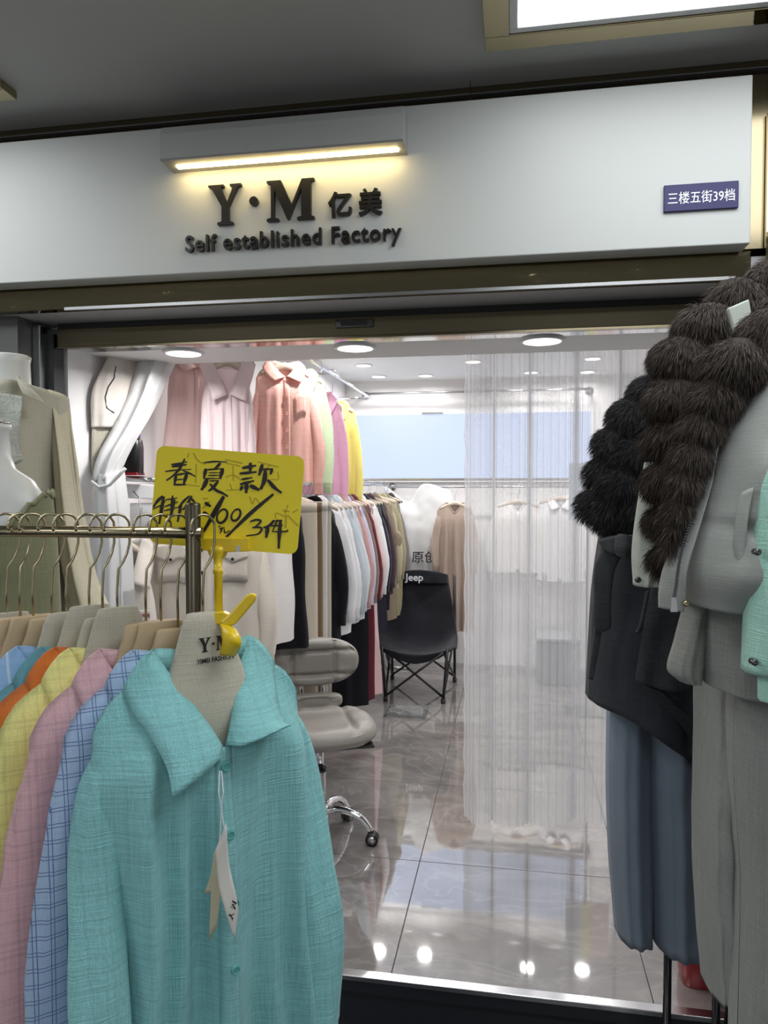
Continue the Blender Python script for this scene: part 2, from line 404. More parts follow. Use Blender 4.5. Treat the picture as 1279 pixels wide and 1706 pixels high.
# corridor light panels (those behind the viewer are unseen, added for light)
def light_panel(x0, x1, y0, y1, label):
    t = thing('ceiling_light_panel', label, 'ceiling light', ((x0+x1)/2, (y0+y1)/2, 2.62), 0, 'square corridor ceiling lights')
    hx, hy = (x1-x0)/2, (y1-y0)/2
    def fr(a, b, z0, z1, name, m):
        g = G()
        g.box(-hx-a, hx+a, hy+b, hy+a, z0, z1); g.box(-hx-a, hx+a, -hy-a, -hy-b, z0, z1)
        g.box(-hx-a, -hx-b, -hy-b, hy+b, z0, z1); g.box(hx+b, hx+a, -hy-b, hy+b, z0, z1)
        return g.build(name, m, t, bevel=.002)
    fr(.078, .020, -.004, .02, 'gold_frame', M['gold_mirror']); fr(.020, 0, .000, .02, 'white_frame', M['white_plastic'])
    G().box(-hx, hx, -hy, hy, .008, .018).build('diffuser', M['panel_light'], t)
light_panel(.002, 1.15, .62, 1.782, 'square white ceiling light in a gold frame above the right end of the shop sign')
light_panel(-2.65, -1.43, .62, 1.782, 'square ceiling light in a gold frame cut by the left picture edge')
light_panel(-2.65, -1.47, -1.9, -.74, 'unseen added ceiling light in a gold frame behind the viewer on the left')
light_panel(.002, 1.15, -1.9, -.74, 'unseen added ceiling light in a gold frame behind the viewer on the right')

# ------------------------------------------------------------------ shop sign
sg = thing('shop_sign', 'long white sign board with black raised letters over the doorway', 'sign', (0, 1.985, 2.158))
bpy.context.view_layer.update()
def sgp(o): return W2(o, sg)
sgp(G().box(-3.2, .574, 1.985, 2.055, 2.158, 2.570).build('board', M['sign_paint'], sg, bevel=.003))
y0, y1 = 1.972, 1.986
sgp(glyph('letter', Y_POLY, -.846, -.750, 2.284, 2.394, y0, y1, M['black_letter'], sg))
sgp(glyph('letter', M_POLY, -.676, -.541, 2.285, 2.394, y0, y1, M['black_letter'], sg))
V, Fc = disc(-.714, 2.343, .0125, y0, y1); sgp(mk('letter', V, Fc, M['black_letter'], sg, False))
for o in letters('letter', '亿', .066, .068, .012, M['black_letter'], sg, (-.470, 1.979, 2.319), .022): sgp(o)
for o in letters('letter', '美', .066, .072, .012, M['black_letter'], sg, (-.386, 1.979, 2.320), .022): sgp(o)
def thick_line(L_, w):      # thick strokes joined to one flat letter
    g = G()
    for pts in L_:
        P = smooth_path(pts, 5*len(pts)); T = np.gradient(P, axis=0); T /= np.linalg.norm(T, axis=1)[:, None]; Nn = np.stack([-T[:, 1], T[:, 0]], 1); k = len(P)
        for ya in (0, 1): g.add([(q[0], ya, q[1]) for q in P+Nn*w/2]+[(q[0], ya, q[1]) for q in P-Nn*w/2], [(i, i+1, k+i+1, k+i) for i in range(k-1)])
        b = len(g.v)-4*k
        for i in range(k-1): g.f += [(b+i, b+i+1, b+2*k+i+1, b+2*k+i), (b+k+i, b+k+i+1, b+3*k+i+1, b+3*k+i)]
        g.f += [(b, b+k, b+3*k, b+2*k), (b+k-1, b+2*k-1, b+4*k-1, b+3*k-1)]
    return g
line = letters('letter', 'Self established Factory', .615, .060, .012, M['black_letter'], sg, (-.609, 1.979, 2.230), .015, 1.12)
for k, o in enumerate(line):
    if k in (7, 16) and len(line) == 22:      # the two-storey a
        a = np.array([v.co[:] for v in o.data.vertices]); lo, hi = a.min(0), a.max(0)
        g = thick_line([[(.10, .72), (.25, .90), (.55, .92), (.76, .80), (.80, .55), (.80, .20), (.92, .02)], [(.80, .58), (.45, .53), (.17, .42), (.12, .22), (.28, .06), (.52, .08), (.78, .26)]], .235)
        new = mk('letter', [lo+(hi-lo)*np.array(v) for v in g.v], g.f, M['black_letter'], sg, False); bpy.data.objects.remove(o); o = new
    sgp(o)
pl = thing('stall_number_plate', 'small dark blue number plate with white characters on the white sign', 'sign', (.455, 1.985, 2.245))
G().box(-.088, .088, -.008, 0, 0, .066).build('plate', M['navy_plate'], pl, bevel=.001)
letters('lettering', '三楼五街39档', .158, .030, .001, M['white_print'], pl, (0, -.0085, .032), .004, split=False)
# sign lamp
sl = thing('sign_lamp', 'white box lamp with a warm glowing strip above the sign letters', 'lamp', (-.62, 1.985, 2.44))
prof = [(0, 0), (0, .100), (-.045, .104), (-.070, .094), (-.082, .070), (-.085, .004), (-.080, 0)]
hx = .334
V = [(-hx, y, z) for y, z in prof]+[(hx, y, z) for y, z in prof]; n = len(prof)
mk('housing', V, [tuple(range(n)), tuple(range(2*n-1, n-1, -1))]+[(i, (i+1) % n, (i+1) % n+n, i+n) for i in range(n)], M['lamp_box'], sl, False)
G().box(-.305, .315, -.048, -.030, -.004, .001).build('light_strip', M['led_warm'], sl, bevel=.002)
G().tube([pt(u, v, 1.962) for u, v in ((783, 135), (784, 165), (788, 178), (785, 188), (791, 205), (792, 218), (787, 222))], .0009, 5).build('loose_wire', M['black_letter'])
tag(bpy.data.objects['loose_wire'], 'thin crooked dark wire dangling in front of the white sign', 'wire')

# ------------------------------------------------------------------ downlights
def downlight(x, y, z, watts, label, group, r=.06):
    t = thing('downlight', label, 'downlight', (x, y, z), 0, group)
    ring = []
    for rr, zz in ((r*1.22, 0), (r*1.20, -.006), (r*1.02, -.008), (r, -.002)): ring.append([(rr*math.cos(2*PI*k/28), rr*math.sin(2*PI*k/28), zz) for k in range(28)])
    V, Fc = loft(ring, False); mk('rim', V, Fc, M['white_plastic'], t)
    V = [(r*math.cos(2*PI*k/28), r*math.sin(2*PI*k/28), -.0085) for k in range(28)]; mk('lens', V, [tuple(range(28))[::-1]], M['lamp_lens'], t, False)
    L = bpy.data.lights.new('downlight_lamp', 'AREA'); L.shape = 'DISK'; L.size = r*1.8; L.energy = watts; L.color = (1, .985, .975); L.spread = math.radians(165)
    lo = bpy.data.objects.new('downlight_lamp', L); COL.objects.link(lo); lo.parent = t; lo.location = (0, 0, -.016)
gs = 'downlights over the doorway'
downlight(-1.152, 2.46, 2.03, SOFFIT_W, 'round downlight over the doorway above the tied white curtain', gs)
downlight(-.535, 2.47, 2.03, SOFFIT_W, 'middle round downlight of three over the doorway', gs)
downlight(.086, 2.46, 2.03, SOFFIT_W, 'round downlight over the doorway above the pleated sheer curtain', gs)
gs = 'downlights in the shop ceiling'
for x, y, lab in ((-1.15, 5.62, 'tilted spotlight in the shop ceiling nearest the left rail of shirts'), (-1.14, 6.2, 'small downlight at the back left of the shop ceiling above the curtain rod end'),
                  (-.74, 6.22, 'small downlight at the back of the shop ceiling above the blue window'), (-.31, 5.60, 'downlight in the shop ceiling beside the sheer curtain edge'),
                  (.13, 6.2, 'downlight seen through the sheer curtain above the window'), (.56, 5.62, 'upper of two downlights seen through the right of the sheer curtain'),
                  (.58, 6.25, 'lower of two downlights seen through the right of the sheer curtain'),
                  (-.85, 3.6, 'added front left ceiling downlight, unseen behind the lintel'), (-.85, 4.6, 'added second left ceiling downlight, unseen behind the lintel'),  # from here on: unseen downlights added to light the front of the shop
                  (.35, 4.0, 'added right ceiling downlight, unseen behind the lintel'), (1.1, 4.9, 'added far right ceiling downlight, unseen behind the lintel')):
    downlight(x, y, ZC, SHOP_W*(.4 if y > 6 else 1.12), lab, gs, .055)
# ================================================================== GARMENT BUILDERS (local: x across, front -y, z up, origin where the hook meets the rail)
def sstep(x): x = np.clip(x, 0, 1); return x*x*(3-2*x)
class Cut:
    """the cut of a hanging top: positions on its front and back"""
    def __init__(s, sw=.21, ch=.27, hem=.28, L=.72, drop=.05, nw=.075, nd=.10, Tf=.05, Tb=.02, zn=.10, fold=.012, kf=5, seed=1, vee=1.0, tail=.0, qd=.15):
        s.__dict__.update(locals()); r = random.Random(seed); s.ph = [r.uniform(0, 6.3) for _ in range(6)]
    def zsh(s, a):
        n = s.nw/s.sw; a = np.abs(a); return -s.zn-s.drop*np.clip((a-n)/(1-n), 0, 1)**1.35-.022*np.clip((a-.82)/.18, 0, 1)**2
    def pos(s, a, t, front=True):
        a = np.asarray(a, float); t = np.asarray(t, float); n = s.nw/s.sw
        zs = s.zsh(a); depth = s.nd if front else .018
        cut = np.where(np.abs(a) < n, depth*(1-(np.abs(a)/n)**s.vee), 0)
        zt = zs-cut; zb = -s.zn-s.L+s.tail*a*a
        z = zt+(zb-zt)*t
        wid = s.sw+(s.ch-s.sw)*sstep(t/.22)+(s.hem-s.ch)*np.clip((t-.22)/.78, 0, 1)
        x = a*wid
        q = sstep((zs-z)/s.qd+.0); e = np.maximum(0, 1-np.abs(a)**3.2)**.55
        g = sstep((t-.02)/.30)*(.55+.45*t)
        w = s.fold*g*(np.sin(s.kf*a*PI*.5+s.ph[0]+.7*t)+.55*np.sin(s.kf*1.9*a*PI*.5+s.ph[1]-1.1*t)+.35*np.sin(s.kf*3.7*a+s.ph[2]+2*t))
        if front: y = -s.Tf*q*e+w*(.3+.7*e)
        else: y = s.Tb*q*e+.6*w*(.3+.7*e)
        x = x+s.fold*.5*g*np.sin(3*t*PI+s.ph[3])*a
        return np.stack([x, y, z], -1)
    def panel(s, front, ns, nt):
        a = np.linspace(-1, 1, ns); t = np.linspace(0, 1, nt); A, T = np.meshgrid(a, t); return s.pos(A, T, front)
def body_mesh(c, mat_, t, ns, nt, name='body'):
    f = c.panel(True, ns, nt); b = c.panel(False, ns, nt); n = ns*nt
    o = mk(name, np.concatenate([f.reshape(-1, 3), b.reshape(-1, 3)]), grid_faces(nt, ns, 0)+grid_faces(nt, ns, n, True), mat_, t)
    bm = bmesh.new(); bm.from_mesh(o.data); bmesh.ops.remove_doubles(bm, verts=bm.verts, dist=2e-4); bm.to_mesh(o.data); bm.free()
    o.data.polygons.foreach_set('use_smooth', [True]*len(o.data.polygons)); return o
def sleeve_rings(c, side, length, rN, rY, n=14, m=12, out=.05, fwd=0.0, seed=0, arm=.10):
    """rings of a sleeve that leaves the armhole and hangs beside the body"""
    x0 = c.sw*.93; z0 = -c.zn-c.drop-.006
    path = smooth_path([(x0-.035, 0, z0-.060), (x0-.014, 0, z0-.100), (x0+out*.35, fwd*.22, z0-.21), (x0+out*.95, fwd*.72, z0-.42*length-.10), (x0+out*1.15, fwd, z0-.68*length-.05), (x0+out*.9, fwd*1.1, z0-length)], m)
    Rr = []
    for i in range(m):
        T = path[min(i+1, m-1)]-path[max(i-1, 0)]; T /= np.linalg.norm(T)
        f = i/(m-1); Nn = np.array([-T[2], 0, T[0]]); Yv = np.array([0, 1., 0])
        a_ = arm*(1-sstep(f/.35))+rN*sstep(f/.35)*(1-.35*f); b_ = (rY*.9)*(1-.25*f)*(.55+.45*sstep(f/.3)); ao = rN*(.85+.15*sstep(f/.3))*(1-.35*f)
        ring = []
        for k in range(n):
            an = 2*PI*k/n; w = 1+.13*math.sin(3*an+6*f+seed)*min(1, f*3)+.07*math.sin(5*an-9*f+seed*2)
            p = path[i]+Nn*(ao if math.cos(an) > 0 else a_)*math.cos(an)*w+Yv*b_*math.sin(an)*w
            ring.append((p[0]*side, p[1], p[2]))
        Rr.append(ring)
    return Rr, path
def collar_grid(c, hs=.030, hf=.060, tip=.09, ncol=41, spread=1.0, tipz=-.25, tipz2=None):
    n = c.nw/c.sw
    h = ncol//2
    a1 = np.linspace(.02, n, h)                                 # front centre to side
    fr = c.pos(a1, np.zeros(h), True); bkk = c.pos(np.linspace(n, -n, ncol-h+1)[1:], np.zeros(ncol-h), False)
    base = np.concatenate([fr, bkk, fr[::-1]*np.array([-1, 1, 1])])
    m = len(base); P = np.zeros((7, m, 3))
    for i in range(m):
        u = i/(m-1); u2 = min(u, 1-u)*2      # 0 at the front ends, 1 at the back
        side = 1 if u < .5 else -1
        B = base[i]; fb = sstep(u2*1.25)
        o = np.array([B[0], B[1]*2.2+.001, 0]); o /= np.linalg.norm(o)+1e-9
        st = hs*(.25+.75*fb)
        fold = B+np.array([0, 0, st])+o*.004
        e_front = np.array([side*.93*spread, -.12, tipz if side < 0 or tipz2 is None else tipz2]); e_vee = np.array([side*.80, -.06, -.55]); e_side = np.array([side*.58, 0, -.78]); e_back = np.array([o[0]*.4, o[1]*.42, -.88])
        ks = ((0, e_front, tip), (.14, (e_front+e_vee)/2, (tip+hf*1.1)/2), (.34, e_vee, hf*1.15), (.62, e_side, hf*1.05), (1.0, e_back, hf))
        for (a0, d0, l0), (a1_, d1, l1) in zip(ks, ks[1:]):
            if a0 <= u2 <= a1_: k = (u2-a0)/(a1_-a0); D = d0*(1-k)+d1*k; ln = l0*(1-k)+l1*k; break
        P[0, i] = B+np.array([0, 0, -.004]); P[1, i] = B+np.array([0, 0, st*.6])-o*.001; P[2, i] = fold+np.array([0, 0, .002])
        P[3, i] = fold+o*.010+D*ln*.15; P[4, i] = fold+o*.013+D*ln*.45; P[5, i] = fold+o*.012+D*ln*.75; P[6, i] = fold+o*.010+D*ln
        # lie on top of the front
        if u2 < .6: P[3:, i, 1] -= .010*(1-u2/.6)
    return P
_meshcache = {}
def button_mesh(r):
    if r not in _meshcache:
        rings = [[(q*math.cos(2*PI*k/12), y, q*math.sin(2*PI*k/12)) for k in range(12)] for q, y in ((r, .0015), (r, -.0015), (r*.8, -.0028), (r*.62, -.0016))]
        V, Fc = loft(rings); me = bpy.data.meshes.new('button'); me.from_pydata(V, [], Fc); _meshcache[r] = me
    return _meshcache[r]
def add_button(parent, p, r, mat_):
    me = button_mesh(r); key = (r, mat_.name)
    if key not in _meshcache: m2 = me.copy(); m2.materials.append(mat_); _meshcache[key] = m2
    o = bpy.data.objects.new('button', _meshcache[key]); COL.objects.link(o); o.parent = parent; o.location = tuple(map(float, p)); return o
def make_top(t, c, mat_, neck='collar', sleeve=.55, rN=.055, rY=.03, ns=17, nt=14, buttons=0, btn=None, cuff=True, placket=True, out=.05, fwd=0.0, sides=(-1, 1), collar_kw={}, pocket=False, bandmat=None, arm=.10):
    body_mesh(c, mat_, t, ns, nt)
    if sleeve:
        for sd in sides:
            R_, path = sleeve_rings(c, sd, sleeve, rN, rY, n=20 if ns > 40 else 12, m=26 if ns > 40 else 10, out=out, fwd=fwd, seed=c.seed+sd, arm=arm)
            V, Fc = loft(R_, False); sl_ = mk('sleeve', V, Fc, mat_, t)
            if cuff and sleeve > .4:
                last = np.array(R_[-1]); ce = last.mean(0); k0 = ce+(last-ce)*.92; 
                rr = [ce+(last-ce)*1.0+np.array([0, 0, .004]), k0+np.array([0, 0, -.004]), k0+np.array([0, 0, -.055]), ce+(last-ce)*.86+np.array([0, 0, -.056])]
                V, Fc = loft([r.tolist() for r in rr], False); mk('cuff', V, Fc, mat_, sl_)
    if neck == 'collar':
        sheet('collar', collar_grid(c, ncol=41 if ns > 40 else 21, **collar_kw), mat_, t, .0022)
    elif neck:   # bound neckline
        n = c.nw/c.sw; a = np.linspace(-n, n, 15)
        loop = np.concatenate([c.pos(a, np.zeros(15), True), c.pos(a[::-1], np.zeros(15), False)[1:-1]])
        V, Fc = sweep(np.concatenate([loop, loop[:1]]), .006, 6, False); mk('neckband', V, Fc, bandmat or mat_, t)
    if placket:
        nn = max(10, nt); w = .016/c.hem; tt = np.linspace(0.0, 1, nn)
        P = np.stack([c.pos(np.full(nn, q), tt, True)+np.array([0, -.0035, 0]) for q in (-w, -w*.5, w*.5, w)], 1)
        P[:, 0, 1] += .003; P[:, 3, 1] += .003
        pk = sheet('placket', P, mat_, t, .0012)
        for i in range(buttons):
            q = (i+.12)/buttons*.95; add_button(pk, c.pos(0, q, True)+np.array([0.0, -.0065, 0]), .0072, btn or mat_)
    if pocket:
        P = np.stack([c.pos(np.linspace(.25, .62, 6), np.full(6, q), True)+np.array([0, -.004, 0]) for q in np.linspace(.22, .42, 5)], 0); sheet('pocket', P, mat_, t, .002)
# ---- hangers
def hook_points(h, side=1):
    """hook over a rail at the origin, stem down to -h"""
    r = .020
    arc = [(side*(-r*math.cos(a)), 0, -r*.15+r*math.sin(a)) for a in np.linspace(-.35, PI*.95, 12)]
    stem = [(side*r*.98, 0, -.03), (side*r*.6, 0, -.055), (0, 0, -.078), (0, 0, -h)]
    return [(p[0], p[1]*1.0, p[2]) for p in arc]+stem
def make_hanger(name, label, kind, loc, rz, group, zn=.10, hook=None, hr=.0021, tilt=0, sw=.19, dz=0):
    t = thing(name, label, 'hanger', loc, rz, group)
    pts = hook_points(zn+.01 if kind == 'wood' else .165)
    pts = [(p[0]*math.cos(tilt), p[0]*math.sin(tilt), p[2]) for p in pts]
    g = G().tube(smooth_path(pts, 26), hr, 7); g.tube([pts[0], (pts[0][0], pts[0][1], pts[0][2]-.004)], hr*1.6, 7)
    g.build('hook', hook or M['chrome'], t, True)
    if kind == 'bust' or kind == 'bustflat':
        k = 1 if kind == 'bust' else .45
        rows = [(-.134, .024, .010), (-.135, .030, .012), (-.150, .037, .014), (-.185, .047, .017), (-.210, .056, .020), (-.235, .066, .026), (-.262, .085, .032), (-.285, .120, .036), (-.31, .125, .036), (-.36, .11, .034), (-.42, .10, .030)]
        V, Fc = loft([ellipse(0, -.006*k, z+dz, w, d*k, 32, 2.6) for z, w, d in rows]); mk('bust_form', V, Fc, M['canvas'], t)
    elif kind == 'wood':
        rr = []
        for a in np.linspace(-1, 1, 15):
            h = .011+.010*(1-abs(a)); z = -zn-.004-.045*abs(a)**1.3; rr.append([(a*sw, (.0075+.004*(1-abs(a)))*math.sin(q), z+h*math.cos(q)) for q in np.linspace(0, 2*PI, 9)[:-1]])
        V, Fc = loft(rr); mk('shoulder_bar', V, Fc, M['pale_wood'], t)
    elif kind == 'woodneck':
        rows = [(-.150, .030, .010), (-.152, .034, .012), (-.175, .040, .013), (-.205, .052, .012), (-.235, .068, .010), (-.256, .085, .007), (-.272, .10, .005), (-.285, .105, .004), (-.295, .10, .004)]
        V, Fc = loft([ellipse(0, 0, z+dz, w, d, 28, 3.0) for z, w, d in rows]); mk('shoulder_bar', V, Fc, M['wood'], t)
    return t

# ================================================================== FOREGROUND CLOTHES RACK
RAIL_Z = 1.480; POST = np.array([-.492, 1.079]); RD = np.array([-1, -.021]); RD = RD/np.linalg.norm(RD)
rk = thing('clothes_rack', 'dark bronze tube clothes rack full of pastel shirts in front of the doorway', 'clothes rack', (POST[0], POST[1], -.15))
bpy.context.view_layer.update()
e1 = POST+RD*1.15
W2(G().tube([(POST[0]+.014, POST[1], RAIL_Z), (e1[0], e1[1], RAIL_Z)], .0092, 14).build('rail', M['brass'], rk, True), rk)
for P_ in (POST, e1):
    W2(G().tube([(P_[0], P_[1], -.13), (P_[0], P_[1], 1.524), (P_[0], P_[1], 1.527)], [.0118, .0118, .0095], 18).build('post', M['rack_metal'], rk, True), rk)
    W2(G().tube([(P_[0], P_[1]-.24, -.135), (P_[0], P_[1]+.24, -.135)], .0118, 12).build('foot', M['rack_metal'], rk, True), rk)
W2(G().tube([(POST[0], POST[1], .02), (e1[0], e1[1], .02)], .009, 12).build('lower_bar', M['rack_metal'], rk, True), rk)

def rail_at(u):     # place on the rail for a hook
    k = (343-u)*.001045; p = POST+np.array([.016, 0])+RD*k; return (float(p[0]), float(p[1]), RAIL_Z+.0115)
SH_RZ = math.radians(50)
FM = {  # foreground fabrics
 'plaid': fabric('blue_plaid', lin(170, 194, 224), plaid=(lin(100, 118, 166), 46, .055), slub=.1),
 'mauve': fabric('mauve_gauze', lin(220, 178, 184), gauze=.12, slub=.14),
 'yellow': fabric('yellow_gauze', lin(238, 232, 150), gauze=.10, slub=.12),
 'orange': fabric('orange_cotton', lin(214, 118, 56), slub=.08),
 'aqua': fabric('aqua_cotton', lin(104, 160, 172), slub=.08),
 'sky': fabric('sky_blue_cotton', lin(150, 184, 224), stripe=(lin(196, 216, 234), 22, .08), slub=.08),
 'coral': fabric('coral_check', lin(216, 166, 150), gauze=.25, slub=.1),
 'paleblue': fabric('pale_blue_cotton', lin(160, 190, 220), slub=.06),
}
rack_list = [  # bearing, fabric, hanger kind, label colour, extra turn (degrees)
 (303, 'plaid', 'woodneck', 'blue plaid shirt hanging right behind the turquoise shirt on the rack', 1),
 (252, 'mauve', 'woodneck', 'dusty pink gauze shirt on the rack between blue plaid and yellow shirts', 2),
 (206, 'yellow', 'bustflat', 'lemon yellow gauze shirt on the rack behind the dusty pink one', 0),
 (182, 'orange', 'bustflat', 'orange shirt on the rack showing only its collar behind the yellow one', -1),
 (160, 'aqua', 'bustflat', 'blue green shirt on the rack squeezed beside the orange collar', 2),
 (122, 'sky', 'bustflat', 'sky blue shirt with pale stripes on the foreground rack', 1),
 (66, 'coral', 'woodneck', 'pale coral shirt on the rack at the left picture edge', 0),
 (22, 'paleblue', 'bustflat', 'pale blue shirt furthest left on the foreground rack', 2)]
for i, (u, fm, hk, lab, dz) in enumerate(rack_list):
    rz = SH_RZ+math.radians(dz); loc = rail_at(u)
    hl = {'woodneck': 'pale wooden hanger with a metal hook holding the ', 'bustflat': 'beige canvas bust hanger with a metal hook holding the '}[hk]
    make_hanger('clothes_hanger', hl+lab.split(' on the')[0].split(' hanging')[0], hk, loc, rz+math.radians((-5, 4, -3, 6, -6, 3, 5, -4)[i]), 'hangers on the foreground rack', hook=M['brass'], dz=(-.010, -.004, .004, -.012, .006, -.006, .002, -.01)[i])
    t = thing('shirt', lab, 'shirt', loc, rz, 'shirts on the foreground rack')
    c = Cut(sw=.175, ch=.20, hem=.21, L=.70, drop=.062, nw=.07, nd=.12, Tf=.017, Tb=.010, zn=.212, fold=.0065, kf=6, seed=10+i, tail=.03, qd=.07)
    make_top(t, c, FM[fm], 'collar', .54, .05, .017, ns=31, nt=26, buttons=5, out=.028, fwd=-.004, collar_kw=dict(hs=.026, hf=.05, tip=.075, tipz=-.35))
# loose empty hangers between them
for u, tl in ((276, .3), (98, -.25), (44, .3)):
    make_hanger('clothes_hanger', {276: 'bare brass hook and wood neck between the plaid and pink shirts', 232: 'canvas bust hanger between the pink and yellow shirts', 142: 'canvas bust hanger between the blue green and sky blue shirts', 98: 'wooden hanger beside the sky blue shirt', 44: 'wooden hanger at the far left of the rack'}[u],
                {276: 'woodneck', 232: 'bustflat', 142: 'bustflat', 98: 'woodneck', 44: 'woodneck'}[u], rail_at(u), SH_RZ+(.12 if u < 60 else -.08), 'hangers on the foreground rack', hook=M['brass'], tilt=tl)
# ---- the turquoise shirt in front
loc = rail_at(343)
th = make_hanger('clothes_hanger', 'beige canvas bust hanger printed with black lettering inside the turquoise shirt', 'bust', loc, SH_RZ, 'hangers on the foreground rack', hook=M['brass'])
glyph('letter', Y_POLY, -.020, .000, -.192, -.170, -.0245, -.0235, M['ink'], th)
glyph('letter', M_POLY, .009, .034, -.192, -.170, -.0245, -.0235, M['ink'], th)
V, Fc = disc(.0045, -.181, .002, -.0245, -.0235); mk('letter', V, Fc, M['ink'], th, False)
letters('lettering', 'YIMEI FASHION', .062, .0075, .0006, M['ink'], th, (.006, -.0275, -.2045), .012, split=False)
t = thing('shirt', 'turquoise gauze shirt with an open collar at the front end of the rack', 'shirt', loc, SH_RZ, 'shirts on the foreground rack')
HC = Cut(sw=.172, ch=.185, hem=.205, L=.76, drop=.055, nw=.078, nd=.135, Tf=.062, Tb=.012, zn=.212, fold=.024, kf=6, seed=5, vee=.85, tail=.03, qd=.13)
make_top(t, HC, M['teal'], 'collar', 0.56, .050, .030, ns=91, nt=80, buttons=6, btn=M['teal_dark'], out=.020, fwd=-.062, collar_kw=dict(hs=.030, hf=.062, tip=.100, tipz=-.42, tipz2=.22), arm=.11)
# swing tags on a cord
tg = thing('swing_tag', 'white and cream paper swing tags on a cord at the turquoise shirt neck', 'tag', tuple(pt(372, 1420, .99)))
bpy.context.view_layer.update()
D_ = .985
W2(G().tube([pt(366, 1284, D_+.01), pt(364, 1320, D_), pt(369, 1345, D_), pt(366, 1400, D_)], .0008, 5).tube([pt(369, 1284, D_+.01), pt(372, 1320, D_), pt(368, 1345, D_), pt(374, 1382, D_)], .0008, 5).build('cord', M['white_print'], tg), tg)
def card(rows, name, m, parent, thick=.0006):
    o = sheet(name, dense([[pt(*p) for p in r] for r in rows], 6, 10), m, parent, thick); W2(o, tg); return o
card([[(359, 1415, D_), (377, 1371, D_)], [(364, 1475, D_), (382, 1440, D_+.004)], [(376, 1520, D_-.004), (393, 1490, D_)], [(391, 1567, D_), (397, 1515, D_+.004)]], 'white_tag', M['paper'], tg)
card([[(357, 1418, D_+.008), (366, 1410, D_+.006)], [(352, 1480, D_+.01), (368, 1480, D_+.008)], [(348, 1567, D_+.01), (361, 1545, D_+.008)]], 'cream_tag', M['kraft'], tg)
card([[(357, 1418, D_+.012), (360, 1416, D_+.012)], [(350, 1460, D_+.014), (356, 1460, D_+.013)], [(340, 1489, D_+.014), (354, 1487, D_+.013)]], 'small_cream_tag', M['kraft'], tg)
b0, bx, bz = pt(387, 1535, D_-.006), pt(394, 1502, D_-.006)-pt(386, 1535, D_-.006), pt(397, 1535, D_-.006)-pt(388, 1530, D_-.006)
for poly, x0 in ((Y_POLY, 0), (M_POLY, .55)):
    V = [b0+bx*(x0+a*.42)-bz*.8*(1-b) for a, b in poly]; W2(mk('letter', V, [tuple(range(len(V)))], M['ink'], tg, False), tg)

# ---- yellow price card and its clip
pc = thing('price_card', 'yellow price card with black brush writing above the clothes rack', 'sign', tuple(pt(383, 830, 1.21)))
bpy.context.view_layer.update()
CD = 1.205
TLc, TRc, BLc = pt(262, 742, CD), pt(508, 761, CD), pt(249, 905, CD)
EX, EZ = TRc-TLc, BLc-TLc
NN = np.cross(EX, EZ); NN /= np.linalg.norm(NN)
if np.dot(NN, F0) > 0: NN = -NN     # towards the viewer
def rr_poly(r=.055, n=6):
    out = []
    ry = r*np.linalg.norm(EX)/np.linalg.norm(EZ)
    for cx, cz, a0 in ((1-r, ry, -90), (1-r, 1-ry, 0), (r, 1-ry, 90), (r, ry, 180)):
        for k in range(n+1):
            a = math.radians(a0+90*k/n); out.append((cx+r*math.cos(a), cz+ry*math.sin(a)))
    return out
rp = rr_poly(); n = len(rp); A = [TLc+EX*a+EZ*b for a, b in rp]
W2(mk('card', [p+NN*.0006 for p in A]+[p-NN*.0006 for p in A], [tuple(range(n)), tuple(range(2*n-1, n-1, -1))]+[(i, i+n, (i+1) % n+n, (i+1) % n) for i in range(n)], M['yellow_card'], pc, False), pc)
MI = np.linalg.inv(np.array([[246, -13], [19, 163]], float))
def on_card(x, y, lift):
    a, b = MI @ np.array([x-262, y-742]); return TLc+EX*a+EZ*b+NN*lift
def strokes(name, L_, m, lift, taper=True):
    g = G()
    for si, (w, pts) in enumerate(L_):
        P = smooth_path(pts, max(6, 5*len(pts))); k = len(P)
        T = np.gradient(P, axis=0); T /= np.linalg.norm(T, axis=1)[:, None]+1e-9; Nn = np.stack([-T[:, 1], T[:, 0]], 1)
        tp = np.array([.62+.38*math.sin(PI*min(1, (i/(k-1))*1.3)) if taper else 1 for i in range(k)])
        wv = w/2*tp
        Lp = [on_card(*(P[i]+Nn[i]*wv[i]), lift+si*2e-5) for i in range(k)]; Rp = [on_card(*(P[i]-Nn[i]*wv[i]), lift+si*2e-5) for i in range(k)]
        g.add(Lp+Rp, [(i, i+1, k+i+1, k+i) for i in range(k-1)])
    W2(g.build(name, m, pc), pc)
def ZA(w, *p): return (w*1.35/8., [(230+x/8., 740+y/8.) for x, y in p])
def ZT(w, *p): return ZA(w*.72, *p)
def ZB(w, *p): return (w*1.35/8.527, [(370+x/8.527, 740+y/8.527) for x, y in p])
def oval(Z, w, cx, cy, rx, ry, tilt, n=14):
    return Z(w, *[(cx+rx*math.cos(a)*math.cos(tilt)-ry*math.sin(a)*math.sin(tilt), cy+rx*math.cos(a)*math.sin(tilt)+ry*math.sin(a)*math.cos(tilt)) for a in np.linspace(-2.3, 2*PI-1.5, n)])
